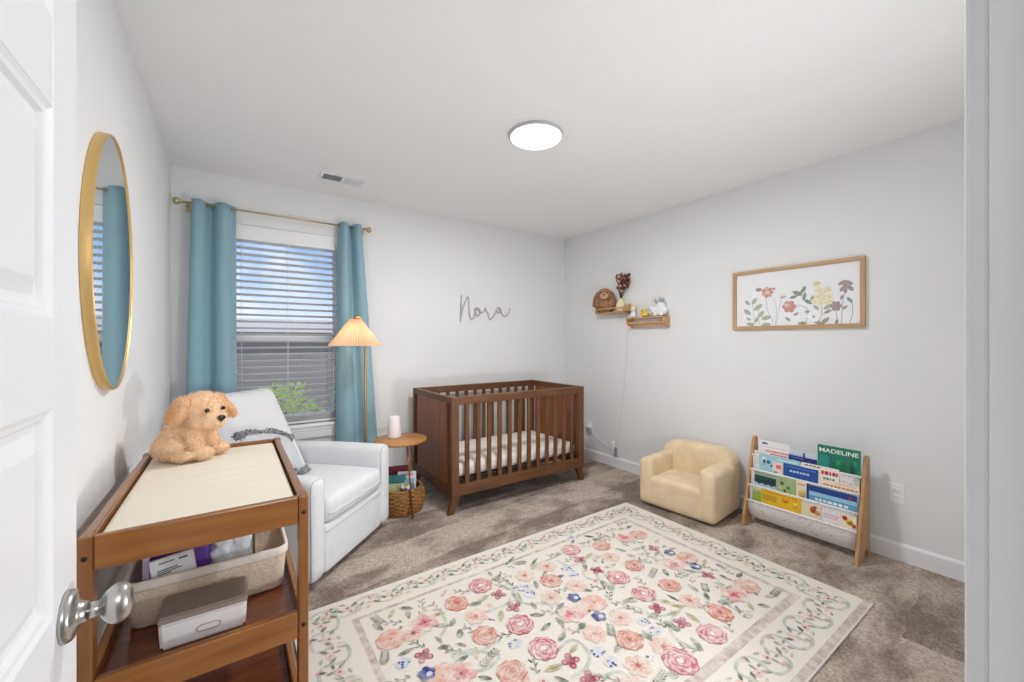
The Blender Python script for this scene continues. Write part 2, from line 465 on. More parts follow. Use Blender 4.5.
bm = B(); box(bm, (b0, yc - .025, WZ0 + .030), (b1, yc + .025, WZ0 + .048), .004); obj('bottom_rail', bm, SLAT, bl)
bm = B()
for x in (b0 + .11, (b0 + b1) / 2, b1 - .11):
    for y in (yc - .029, yc + .029): tube(bm, [(x, y, WZ1 - .05), (x, y, WZ0 + .04)], .0011, 5)
obj('ladder_cords', bm, VINYL, bl)
bm = B(); tube(bm, [(b1 - .075, YB - .004, WZ1 - .07), (b1 - .075, YB - .005, 1.25)], .0035, 6); obj('tilt_wand', bm, VINYL, bl)

# outside the window
nh = thing('neighbor_house', 'grey sided house seen through the blind', 'house', (1.0, 9.6, -1.2))
SIDE = M('grey siding', (136, 127, 122), 0.8, var=0.06, vscale=3)
bm = B(); z = -1.2
while z < 1.42:
    prism(bm, [(-7, 9.6, z), (-7, 9.585, z), (-7, 9.6 - .004, z + .155), (-7, 9.6, z + .155)], (15, 0, 0)); z += .15
box(bm, (-7, 9.6, -1.2), (8, 11, 1.6)); obj('siding', bm, SIDE, nh)
bm = B(); prism(bm, [(-7.3, 9.2, 1.62), (-7.3, 9.2, 1.70), (-7.3, 12.5, 1.80), (-7.3, 12.5, 1.72)], (15.6, 0, 0)); obj('roof', bm, M('roof shingle', (120, 124, 134), 0.9, var=0.2, vscale=14), nh)
bm = B(); box(bm, (-7.3, 9.10, 1.44), (8.3, 9.22, 1.70), .01); box(bm, (-7.3, 9.2, 1.44), (8.3, 9.6, 1.47)); obj('gutter', bm, M('cream fascia', (222, 212, 205), 0.6), nh)
bm = B(); box(bm, (-12, YB + .3, -1.35), (14, 22, -1.2)); struct('ground', bm, M('outside ground', (176, 172, 160), 0.9, var=0.1), label='pale ground outside the window', cat='ground')
sh = thing('shrub', 'yellow green shrub seen low through the window', 'shrub', (.52, 4.75, -1.2))
rnd = random.Random(5)
bm = B()
for k in range(9):
    a = rnd.uniform(0, 6.28); tube(bm, [(.45 + .02 * math.cos(a), 4.75, -1.2), (.45 + .2 * math.cos(a), 4.75 + .2 * math.sin(a), -.3), (.45 + .3 * math.cos(a), 4.75 + .28 * math.sin(a), .6)], [.014, .009, .004], 6)
obj('stems', bm, M('shrub stem', (96, 82, 60), 0.8), sh)
bm = B()
for k in range(2200):
    a = rnd.uniform(0, 6.28); rr = .42 * math.sqrt(rnd.random()); z = rnd.uniform(-.9, .80) ; rr *= 1 - .3 * max(0, z)
    if z > .62 and rr > .22: continue
    p = Vector((.45 + rr * math.cos(a), 4.75 + rr * math.sin(a), z))
    d = Vector((rnd.uniform(-1, 1), rnd.uniform(-1, 1), rnd.uniform(-.3, 1))).normalized(); s = d.orthogonal().normalized() * .022; d *= .075
    bm.faces.new([bm.verts.new(q) for q in (p, p + d * .5 + s, p + d, p + d * .5 - s)])
obj('foliage', bm, M('shrub leaf', (222, 228, 132), 0.6, var=0.2, vscale=6), sh)

# ------------------------------------------------------------------ sky and lamps
w = bpy.data.worlds.new('sky'); sc.world = w; w.use_nodes = True
nt = w.node_tree; n = nt.nodes; l = nt.links
bg = n['Background']
tc = n.new('ShaderNodeTexCoord'); sep = n.new('ShaderNodeSeparateXYZ'); l.new(tc.outputs['Generated'], sep.inputs[0])
cr = n.new('ShaderNodeValToRGB'); cr.color_ramp.elements[0].position = 0.0; cr.color_ramp.elements[0].color = lin((226, 234, 244))
cr.color_ramp.elements[1].position = 0.17; cr.color_ramp.elements[1].color = lin((146, 180, 228)); l.new(sep.outputs['Z'], cr.inputs[0])
cn = n.new('ShaderNodeTexNoise'); cn.inputs['Scale'].default_value = 5; cn.inputs['Detail'].default_value = 6; l.new(tc.outputs['Generated'], cn.inputs['Vector'])
c2 = n.new('ShaderNodeValToRGB'); c2.color_ramp.elements[0].position = .56; c2.color_ramp.elements[1].position = .74; l.new(cn.outputs['Fac'], c2.inputs[0])
mx = n.new('ShaderNodeMix'); mx.data_type = 'RGBA'; l.new(c2.outputs['Color'], mx.inputs['Factor']); l.new(cr.outputs['Color'], mx.inputs['A']); mx.inputs['B'].default_value = lin((246, 248, 250))
l.new(mx.outputs['Result'], bg.inputs['Color']); bg.inputs['Strength'].default_value = 1.25
def lamp(name, kind, loc, power, color=(1, 1, 1), size=.1, rot=(0, 0, 0), **kw):
    d = bpy.data.lights.new(name, kind); d.energy = power; d.color = color
    if kind == 'AREA': d.shape = kw.get('shape', 'DISK'); d.size = size
    elif kind == 'SUN': d.angle = size
    else: d.shadow_soft_size = size
    o = bpy.data.objects.new(name, d); o.location = loc; o.rotation_euler = rot; COL.objects.link(o)
    return o
lamp('sun', 'SUN', (0, 0, 8), 1.6, (1, .96, .9), R(1.5), (R(50), 0, R(20)))

LCX, LCY = 1.42, 1.81
cl = thing('ceiling_light', 'round white flush light glowing on the ceiling', 'light', (LCX, LCY, CEIL - .03))
bm = B(); lathe(bm, [(.10, CEIL), (.150, CEIL), (.153, CEIL - .003), (.153, CEIL - .016), (.150, CEIL - .019), (.144, CEIL - .019), (.144, CEIL - .009), (0, CEIL - .009)], 56, Matrix.Translation((LCX, LCY, 0)))
obj('light_housing', bm, M('light housing', (196, 196, 198), 0.5), cl)
bm = B(); lathe(bm, [(0, CEIL - .011), (.1435, CEIL - .011), (.1435, CEIL - .019), (.138, CEIL - .022), (0, CEIL - .023)], 56, Matrix.Translation((LCX, LCY, 0)))
obj('diffuser', bm, M('lit diffuser', (255, 252, 247), 0.5, emit=6.0), cl, label='glowing white diffuser')
lamp("ceiling_lamp", "AREA", (LCX, LCY, CEIL - .026), 28, (.985, .995, 1), .27)
lamp('added_hall_fill', 'AREA', (.25, -1.5, 1.9), 17, (.98, .99, 1), .7, (R(72), 0, R(-18)))  # added fill through the doorway from behind the camera, no fixture
lamp('added_ceiling_fill', 'AREA', (1.75, .14, .62), 17, (.97, .985, 1), .12, (R(180 - 56), 0, R(38)))  # added unseen light aimed up to brighten the ceiling and left wall
# ================================================================== CRIB
WAL = wood('walnut crib', (114, 74, 44), (86, 54, 31), 'x', .45)
WALZ = wood('walnut crib upright', (114, 74, 44), (86, 54, 31), 'z', .45)
WALP = wood('walnut crib panel', (144, 90, 58), (120, 70, 43), 'z', .42)
cx0, cx1, cy0, cy1 = 1.308, 2.634, 2.65, 3.42
ct = .858
crib = thing('crib', 'dark walnut wooden crib with slatted sides in the far corner', 'crib', ((cx0 + cx1) / 2, (cy0 + cy1) / 2, 0))
for x in (cx0, cx1 - .06):
    for y in (cy0, cy1 - .04):
        bm = B(); box(bm, (x, y, .13), (x + .06, y + .04, ct), .004); obj('corner_post', bm, WALZ, crib)
for y in (cy0, cy1 - .04):
    bm = B(); box(bm, (cx0 + .06, y, ct - .058), (cx1 - .06, y + .04, ct), .004); obj('top_rail', bm, WAL, crib)
    bm = B(); box(bm, (cx0 + .06, y + .003, .13), (cx1 - .06, y + .037, .212), .004); obj('bottom_rail', bm, WAL, crib)
    for k in range(12):
        x = 1.4425 + .0963 * k
        bm = B(); box(bm, (x - .018, y + .012, .205), (x + .018, y + .028, ct - .05), .003); obj('slat', bm, WALZ, crib)
for x in (cx0, cx1 - .04):
    bm = B(); box(bm, (x + .002, cy0 + .04, ct - .05), (x + .038, cy1 - .04, ct), .004); obj('end_rail', bm, WAL, crib)
    bm = B(); box(bm, (x + .002, cy0 + .04, .13), (x + .038, cy1 - .04, .205), .004); obj('end_rail', bm, WAL, crib)
    bm = B(); box(bm, (x + .004, cy0 + .092, .203), (x + .036, cy1 - .092, ct - .048), .003); obj('end_panel', bm, WALP, crib)
for (x, sx) in ((cx0 + .045, -1), (cx1 - .045, 1)):
    for (y, sy) in ((cy0 + .03, 0), (cy1 - .03, 0)):
        bm = B()
        top = [(x - .038, y - .019), (x + .038, y - .019), (x + .038, y + .019), (x - .038, y + .019)]
        dx = sx * .044
        bot = [(x - .024 + dx, y - .014), (x + .024 + dx, y - .014), (x + .024 + dx, y + .014), (x - .024 + dx, y + .014)]
        tv = [bm.verts.new((a, b, .132)) for a, b in top]; bv = [bm.verts.new((a, b, .001)) for a, b in bot]
        bm.faces.new(tv); bm.faces.new(bv)
        for k in range(4): bm.faces.new((tv[k], tv[(k + 1) % 4], bv[(k + 1) % 4], bv[k]))
        bmesh.ops.bevel(bm, geom=bm.edges[:], offset=.003, segments=2, affect='EDGES')
        obj('leg', bm, WALZ, crib)
bm = B()
box(bm, (cx0 + .045, cy0 + .045, .225), (cx1 - .045, cy1 - .045, .245), .003)
obj('mattress_support', bm, M('dark spring frame', (46, 36, 32), .6), crib)
MATW = M('crib sheet', (240, 232, 225), .85, col2=(226, 216, 208), vscale=16, bump=.05, bscale=60, stretch=(1, 1, 1.5))
bm = B()
rbox(bm, (cx0 + .052, cy0 + .052, .247), (cx1 - .052, cy1 - .052, .345), .035, deform=lambda p, u: p + Vector((0, 0, .012 * (1 - u.x * u.x) * (1 - u.y * u.y) if u.z > .5 else 0)))
tag(obj('crib_mattress', bm, MATW, smooth=True), 'cream white fitted mattress inside the walnut crib', 'mattress')

# ================================================================== CHANGING TABLE
CT = wood('chestnut table long', (160, 104, 48), (130, 80, 32), 'y', .3, coat=.5)
CTX = wood('chestnut table cross', (160, 104, 48), (130, 80, 32), 'x', .3, coat=.5)
CTZ = wood('chestnut table upright', (154, 98, 46), (124, 76, 31), 'z', .32, coat=.25)
CTS = wood('mahogany shelf', (120, 62, 36), (92, 44, 25), 'x', .25, coat=.4)
tx0, tx1, ty0, ty1, tz = -.290, .185, 1.313, 2.18, .82
tab = thing('changing_table', 'chestnut wood changing table with three tiers beside the open door', 'changing table', ((tx0 + tx1) / 2, (ty0 + ty1) / 2, 0))
lg = .026
DARK = M('dark bolt recess', (26, 18, 14), .5)
for x in (tx0, tx1 - lg):
    for y in (ty0, ty1 - .045):
        bm = B(); box(bm, (x, y, .001), (x + lg, y + .045, tz), .004); leg = obj('leg', bm, CTZ, tab)
        if y == ty0:
            for z in (.772, .445):
                bm = B(); lathe(bm, [(0, 0), (.0055, 0), (.0055, .0012), (0, .0012)], 20, frame_mat((x + lg / 2, y - .001, z), (1, 0, 0), (0, 0, 1), (0, -1, 0)))
                obj('bolt', bm, DARK, leg)
def rail(x0, x1, y0, y1, z0, z1, m):
    bm = B(); box(bm, (x0, y0, z0), (x1, y1, z1), .004); obj('rail', bm, m, tab)
for y in (ty0 + .004, ty1 - .024):
    rail(tx0 + lg, tx1 - lg, y, y + .02, .738, .818, CTX)
    rail(tx0 + lg, tx1 - lg, y, y + .02, .405, .485, CTX)
    rail(tx0 + lg, tx1 - lg, y, y + .02, .085, .165, CTX)
for x in (tx0 + .004, tx1 - .024):
    rail(x, x + .02, ty0 + .045, ty1 - .045, .738, .819, CT)
    rail(x, x + .02, ty0 + .045, ty1 - .045, .420, .485, CT)
    rail(x, x + .02, ty0 + .045, ty1 - .045, .095, .165, CT)
for nm, z in (('shelf', .436), ('shelf', .115)):
    bm = B(); box(bm, (tx0 + .024, ty0 + .024, z), (tx1 - .024, ty1 - .024, z + .014)); obj(nm, bm, CTS, tab)
bm = B(); box(bm, (tx0 + .024, ty0 + .024, .745), (tx1 - .024, ty1 - .024, .757)); obj('top_board', bm, CTX, tab)
# pad
PAD = M('cream pad cover', (234, 226, 210), .75, bump=.04, bscale=300)
px0, px1, py0, py1 = tx0 + .027, tx1 - .029, ty0 + .027, ty1 - .030
def padz(p, u):
    if u.z > .3:
        y = p.y + (py0 + py1) / 2; x = p.x
        f = max(0, 1 - abs(u.x)) ** .5 * max(0, 1 - abs(u.y)) ** .5
        w = 0
        for (yy, aa, ww, tt) in ((1.99, .005, .010, .10), (1.93, .006, .011, .28), (1.865, .007, .011, .05), (1.80, .006, .012, .34), (1.73, .006, .012, .10), (1.65, .004, .012, .3), (1.57, .003, .012, .15)):
            w += aa * math.exp(-((y - yy - tt * x * .5) / ww) ** 2) * (.12 + .88 * math.exp(-((x - .05) / .10) ** 2))
        p = p + Vector((0, 0, 2.6 * w * f + .003 * f))
    return p
bm = B(); rbox(bm, (px0, py0, .7575), (px1, py1, .806), .012, deform=padz, m=84)
tag(obj('changing_pad', bm, PAD, smooth=True), 'cream wrinkled pad set into the top of the changing table', 'pad')

# bin, box and packs on the middle shelf
BIN = M('beige felt bin', (204, 186, 168), .95, var=.14, vscale=120, bump=.4, bscale=180)
BINR = M('pale bin rim', (222, 212, 202), .9, var=.05, vscale=60)
bz0, bz1 = .4505, .583
bin_ = thing('storage_bin', 'long beige felt bin at the back of the middle shelf', 'bin', (-.04, 1.63, bz0))
def tray(bm, x0, x1, y0, y1, z0, z1, fl, th, r, mi=0):
    """open-topped bin with rounded corners, flaring by fl"""
    def loop(d, z, f):
        pts = []
        a0, a1, b0, b1 = x0 - f + d, x1 + f - d, y0 - f + d, y1 + f - d
        rr = max(r - d, .004)
        for (cx, cy, s) in ((a1 - rr, b1 - rr, 0), (a0 + rr, b1 - rr, 90), (a0 + rr, b0 + rr, 180), (a1 - rr, b0 + rr, 270)):
            for k in range(7): pts.append(bm.verts.new((cx + rr * math.cos(R(s + 15 * k)), cy + rr * math.sin(R(s + 15 * k)), z)))
        return pts
    L = [loop(.008, z0, 0), loop(0, z0 + .008, 0), loop(0, z1, fl), loop(th * .5, z1 + .004, fl), loop(th, z1, fl), loop(th, z0 + .012, 0)]
    for a, b in zip(L[:-1], L[1:]):
        for k in range(len(a)):
            f = bm.faces.new((a[k], a[(k + 1) % len(a)], b[(k + 1) % len(a)], b[k])); f.smooth = True; f.material_index = mi
    bm.faces.new(L[0]).material_index = mi; bm.faces.new(L[-1]).material_index = mi
bm = B(); tray(bm, -.238, .142, 1.540, 1.735, bz0, bz1, .010, .008, .03)
obj('bin_body', bm, BIN, bin_)
bm = B(); tray(bm, -.2365, .1465, 1.5435, 1.7465, bz1 - .022, bz1, .0015, .007, .034)
bm2 = B()
def rim(z0, z1, o):
    pts = []
    for (cx, cy, s) in ((.1535 - .034, 1.7465 - .034, 0), (-.2495 + .034, 1.7465 - .034, 90), (-.2495 + .034, 1.5285 + .034, 180), (.1535 - .034, 1.5285 + .034, 270)):
        for k in range(7): pts.append((cx + (.034 + o) * math.cos(R(s + 15 * k)), cy + (.034 + o) * math.sin(R(s + 15 * k))))
    return pts
bm.free()
oz = [(0, bz1 - .020), (.0025, bz1 - .016), (.0025, bz1 + .006), (-.004, bz1 + .008), (-.009, bz1 + .006), (-.009, bz1 - .016)]
Ls = [[bm2.verts.new((x, y, z)) for x, y in rim(0, 0, o)] for o, z in oz]
for a, b in zip(Ls, Ls[1:] + Ls[:1]):
    for k in range(len(a)): bm2.faces.new((a[k], a[(k + 1) % len(a)], b[(k + 1) % len(a)], b[k])).smooth = True
obj('bin_rim', bm2, BINR, bin_)
boxw = thing('storage_box', 'white plastic box with a grey brown lid in front of the felt bin', 'box', (-.061, 1.456, .4505), R(-1))
WPL = M('white plastic', (236, 232, 232), .4)
bm = B()
fb = [(-.098, -.062), (.098, -.062), (.098, .062), (-.098, .062)]
def flare(bm, pts0, z0, pts1, z1, bev, mi=0):
    t = bmesh.new()
    a = [t.verts.new((x, y, z0)) for x, y in pts0]; b = [t.verts.new((x, y, z1)) for x, y in pts1]
    t.faces.new(a); t.faces.new(b)
    for k in range(4): t.faces.new((a[k], a[(k + 1) % 4], b[(k + 1) % 4], b[k]))
    bmesh.ops.recalc_face_normals(t, faces=t.faces[:])
    if bev: bmesh.ops.bevel(t, geom=t.edges[:], offset=bev, segments=3, affect='EDGES')
    merge(bm, t, mi)
flare(bm, [(x * .96, y * .96) for x, y in fb], 0, fb, .072, .007)
obj('box_body', bm, WPL, boxw, local=True)
bm = B(); flare(bm, [(x * 1.03, y * 1.05) for x, y in fb], .0715, [(x * 1.0, y * .97) for x, y in fb], .088, .004)
obj('box_lid', bm, M('taupe lid', (138, 124, 114), .5), boxw, local=True)
bm = B()
pts = [(x * .026 + .01, -.0635, .034 + z * .0085) for x, z in [(math.copysign(abs(math.cos(R(a))) ** .55, math.cos(R(a))), math.copysign(abs(math.sin(R(a))) ** .7, math.sin(R(a)))) for a in range(0, 360, 15)]]
tube(bm, [(x, y + .001 - (z - .034) * .03, z) for x, y, z in pts], .0016, 6, closed=True)
obj('box_handle', bm, M('handle recess shade', (178, 168, 162), .5), boxw, local=True)  # shading of the handle recess, drawn as a taupe outline
# packs inside the bin
PUR = M('purple pack', (118, 52, 132), .4, col2=(70, 52, 140), vscale=26); LAV = M('lavender pack', (206, 190, 220), .4); PAP = M('white label', (240, 240, 243), .5)
pk = thing('diaper_pack', 'purple and white diaper pack standing in the felt bin', 'pack', (-.135, 1.64, bz0 + .012))
bm = B(); rbox(bm, (-.215, 1.585, bz0 + .013), (-.055, 1.70, .662), .016, deform=lambda p, u: p + Vector((0, -.006 * (1 - u.x ** 2) if u.y < 0 else .004, .006 * math.sin(u.x * 5) if u.z > .5 else 0))); obj('pack_bag', bm, PUR, pk, smooth=True)
bm = B(); rbox(bm, (-.214, 1.573, .51), (-.198, 1.5825, .650), .003); obj('pack_side', bm, LAV, pk, smooth=True)
wp = thing('wipes_packet', 'white packet with small grey print leaning in the felt bin', 'packet', (-.13, 1.572, bz0 + .012))
bm = B(); m_ = Matrix.Translation((-.140, 1.561, .572)) @ Matrix.Rotation(R(-7), 4, 'Y'); rbox(bm, (-.052, -.006, -.088), (.052, .006, .064), .005, mat=m_); obj('packet', bm, PAP, wp, smooth=True)
bm = B()
for (x0, x1, z) in ((-.03, .006, .05), (.016, .036, .0505), (.016, .036, .0485), (-.036, .012, .030), (-.036, .02, .024), (-.036, -.005, .018)): box(bm, (x0, -.0072, z - .0014), (x1, -.006, z + .0014), mat=m_)
obj('print', bm, M('grey print', (92, 92, 104), .6), wp)
bm = B(); PLB = M('crinkled plastic', (222, 226, 232), .25, var=.06, vscale=40, bump=.8, bscale=45)
for (x, y, r_) in ((-.028, 1.63, .03), (.022, 1.635, .034)):
    rbox(bm, (x - r_, y - .045, bz0 + .013), (x + r_, y + .045, .650), .02, deform=lambda p, u: p + Vector((mnoise.noise(p * 40) * .010, mnoise.noise(p * 40 + Vector((9, 0, 0))) * .010, mnoise.noise(p * 35 + Vector((0, 9, 0))) * .012)), m=12)
tag(obj('plastic_bag', bm, PLB, smooth=True), 'crinkled clear white plastic bag in the middle of the felt bin', 'bag')
bm = B(); rbox(bm, (.062, 1.585, bz0 + .013), (.068, 1.715, .612), .0025)
tag(obj('cardboard_divider', bm, M('cardboard', (206, 190, 160), .8), smooth=True), 'thin tan card standing upright right of the plastic bag', 'card')

# ================================================================== RECLINER
UPH = M('white upholstery', (222, 224, 227), .85, var=.02, vscale=30, bump=.06, bscale=420, sheen=.1)
UPS = M('upholstery seam', (206, 207, 210), .85)
RZ = math.atan2(.698, .716)
rec = thing('recliner', 'white upholstered recliner armchair angled beside the window', 'armchair', (.618, 2.496, 0), RZ)
W2 = .400
for s in (-1, 1):
    bm = B()
    a, b = sorted((s * (W2 - .118), s * W2))
    rbox(bm, (a, 0, .036), (b, .80, .568), .046, m=8, deform=lambda p, u: p + Vector((0, 0, -.012 * max(0, u.y) if u.z > 0 else 0)))
    arm = obj('armrest', bm, UPH, rec, smooth=True, local=True)
    bm = B(); xs = s * W2
    pts = []
    xo, xi, zt, q_ = W2 - .0095, W2 - .118 + .0095, .568 - .0095, .034
    pts.append(Vector((s * xo, .018, .06)))
    pts += [Vector((s * (xo - q_ + q_ * math.cos(R(a))), .018, zt - q_ + q_ * math.sin(R(a)))) for a in range(0, 91, 15)]
    pts += [Vector((s * (xi + q_ - q_ * math.sin(R(a))), .018, zt - q_ + q_ * math.cos(R(a)))) for a in range(0, 91, 15)]
    pts.append(Vector((s * xi, .018, .32)))
    tube(bm, pts, .0042, 6); obj('piping', bm, UPS, arm, local=True)
bm = B(); rbox(bm, (-W2 + .116, .012, .04), (W2 - .116, .62, .30), .02); obj('footrest_panel', bm, UPH, rec, smooth=True, local=True)
bm = B(); tube(bm, [(-W2 + .12, .012, .262), (W2 - .12, .012, .262)], .004, 6); obj('panel_seam', bm, UPS, rec, local=True)
bm = B()
def crown(p, u):
    if u.z > 0: p = p + Vector((0, 0, .030 * (1 - u.x ** 2) * (1 - (u.y * .9) ** 2)))
    if u.y < 0: p = p + Vector((0, -.012 * (1 - u.x ** 4), 0))
    return p
rbox(bm, (-W2 + .117, .0, .300), (W2 - .117, .60, .435), .045, m=12, deform=crown)
seat = obj('seat_cushion', bm, UPH, rec, smooth=True, local=True)
bm = B(); hx_ = W2 - .117; pp_ = []
for k in range(25):
    x = -hx_ + .012 + (2 * hx_ - .024) * k / 24; e_ = max(0, abs(x) - (hx_ - .045))
    pp_.append((x, -.012 * (1 - (x / hx_) ** 4) + .045 - math.sqrt(.045 ** 2 - e_ ** 2) - .0005, .352))
tube(bm, pp_, .004, 6); obj('cushion_piping', bm, UPS, seat, local=True)
bm = B()
def lean(p, u):
    return p + Vector((0, .155 * u.z, 0)) + Vector((0, -.02 * (1 - u.x ** 2) * (1 - u.z ** 2) if u.y < 0 else 0, 0))
rbox(bm, (-.262, .655, .345), (.262, .775, .940), .034, m=12, deform=lean); obj('backrest', bm, UPH, rec, smooth=True, local=True)
bm = B(); rbox(bm, (-W2 + .116, .62, .05), (W2 - .116, .795, .40), .03); obj('back_shell', bm, UPH, rec, smooth=True, local=True)
bm = B(); box(bm, (-.30, .07, .001), (.30, .70, .052), .005); obj('base', bm, M('black base', (30, 30, 32), .6), rec, local=True)

# pillow with a ruffle
PIL = M('light grey pillow', (198, 201, 205), .9, var=.05, vscale=40, bump=.1, bscale=300)
RUF = M('charcoal ruffle', (150, 148, 152), .95, var=.3, vscale=60)
pil = thing('throw_pillow', 'light grey throw pillow with charcoal ruffled edges on the white recliner', 'pillow', (.607, 2.494, 0), RZ)
px_ = Vector((.375, 0, -.094)).normalized(); pz_ = Vector((.04, .157, .186)); pz_ = (pz_ - px_ * pz_.dot(px_)).normalized(); py_ = pz_.cross(px_)
Mp = frame_mat((-.145, .435, .615), px_, py_, pz_)
bm = B()
def puff(p, u):
    k = (1 - abs(u.x) ** 2.5) * (1 - abs(u.z) ** 2.5)
    return Vector((p.x, p.y * (.25 + 1.5 * max(0, k)), p.z + .025 * (1 - u.x ** 2) * (1 if u.z > .6 else 0)))
rbox(bm, (-.19, -.04, -.12), (.19, .04, .12), .035, m=12, deform=puff, mat=Mp)
obj('pillow_body', bm, PIL, pil, smooth=True, local=True)
def ruffle(pts, n, r_, seed):
    bm = B(); rn = random.Random(seed)
    P = catmull(pts, 20)
    for k in range(n):
        p = P[int(k / (n - 1) * (len(P) - 1))]
        for j in range(3):
            c = p + Vector((rn.uniform(-.006, .006), rn.uniform(-.012, .012), rn.uniform(-.006, .012)))
            a = rn.uniform(0, 6.28)
            lp = [c + Vector((math.cos(a + t) * r_ * (.5 + .5 * math.sin(t * 2)), math.sin(a + t) * r_, math.cos(t) * r_ * .9)) for t in [q * PI / 5 for q in range(10)]]
            tube(bm, lp, .0042, 5, closed=True)
    for v in bm.verts: v.co = Mp @ v.co
    obj('ruffle', bm, RUF, pil, local=True)
ruffle([(-.195, 0, .115), (-.09, 0, .142), (.03, 0, .148), (.13, 0, .138), (.198, 0, .112)], 30, .017, 1)
ruffle([(-.18, 0, -.125), (0, 0, -.13), (.15, 0, -.128), (.202, 0, -.12)], 24, .017, 2)

# ================================================================== SIDE TABLE + BASKET
OAK = wood('oak top', (196, 142, 84), (168, 114, 60), 'x', .4)
scx, scy, sz = 1.045, 2.985, .535
st = thing('side_table', 'small round oak side table between recliner and crib', 'side table', (scx, scy, 0))
bm = B(); lathe(bm, [(0, sz - .022), (.182, sz - .022), (.192, sz - .016), (.193, sz - .004), (.189, sz), (0, sz)], 48, Matrix.Translation((scx, scy, 0))); obj('tabletop', bm, OAK, st)
BRZ = M('copper leg', (150, 92, 58), .35, metal=.6)
LEGC = on_z(414, 520, .0)
a0 = math.atan2(LEGC.y - scy, LEGC.x - scx)
for k in range(3):
    a = a0 + k * 2 * PI / 3
    bm = B(); tube(bm, [(scx + .12 * math.cos(a), scy + .12 * math.sin(a), sz - .022), (scx + .215 * math.cos(a), scy + .215 * math.sin(a), .004)], .0065, 8); obj('leg', bm, BRZ, st)
sm = thing('sound_machine', 'white tapered sound machine standing on the oak side table', 'sound machine', (scx - .03, scy + .055, sz))
bm = B(); lathe(bm, [(0, sz + .001), (.05, sz + .001), (.052, sz + .006), (.050, sz + .05), (.041, sz + .155), (.036, sz + .163), (.0, sz + .164)], 36, Matrix.Translation((scx - .03, scy + .055, 0))); obj('body', bm, M('pinkish white plastic', (238, 230, 231), .45), sm)
bm = B(); lathe(bm, [(.0528, sz + .004), (.0532, sz + .008), (.0528, sz + .012)], 36, Matrix.Translation((scx - .03, scy + .055, 0))); obj('base_ring', bm, M('grey ring', (196, 190, 190), .5), sm)
bk = thing('wicker_basket', 'round brown wicker basket of books under the oak side table', 'basket', (scx, scy, 0))
WICK = M('wicker', (176, 124, 66), .8, col2=(122, 80, 38), vscale=50, bump=.5, bscale=60)
bm = B(); br = lambda z: .150 + .022 * math.sin(PI * min(1, z / .19)) 
nr = 12
for k in range(nr):
    z = .012 + k * .0135; r_ = br(z)
    pts = [(scx + (r_ + .004 * math.sin(13 * t + (k % 2) * PI)) * math.cos(t), scy + (r_ + .004 * math.sin(13 * t + (k % 2) * PI)) * math.sin(t), z) for t in [2 * PI * q / 104 for q in range(104)]]
    tube(bm, pts, .0078, 6, closed=True)
lathe(bm, [(0, .006), (.145, .006), (.145, .012), (0, .012)], 32, Matrix.Translation((scx, scy, 0)))
obj('basket_weave', bm, WICK, bk)
bm = B(); tube(bm, [(scx + .152 * math.cos(t), scy + .152 * math.sin(t), .176) for t in [2 * PI * q / 48 for q in range(48)]], .011, 8, closed=True); obj('basket_rim', bm, WICK, bk)
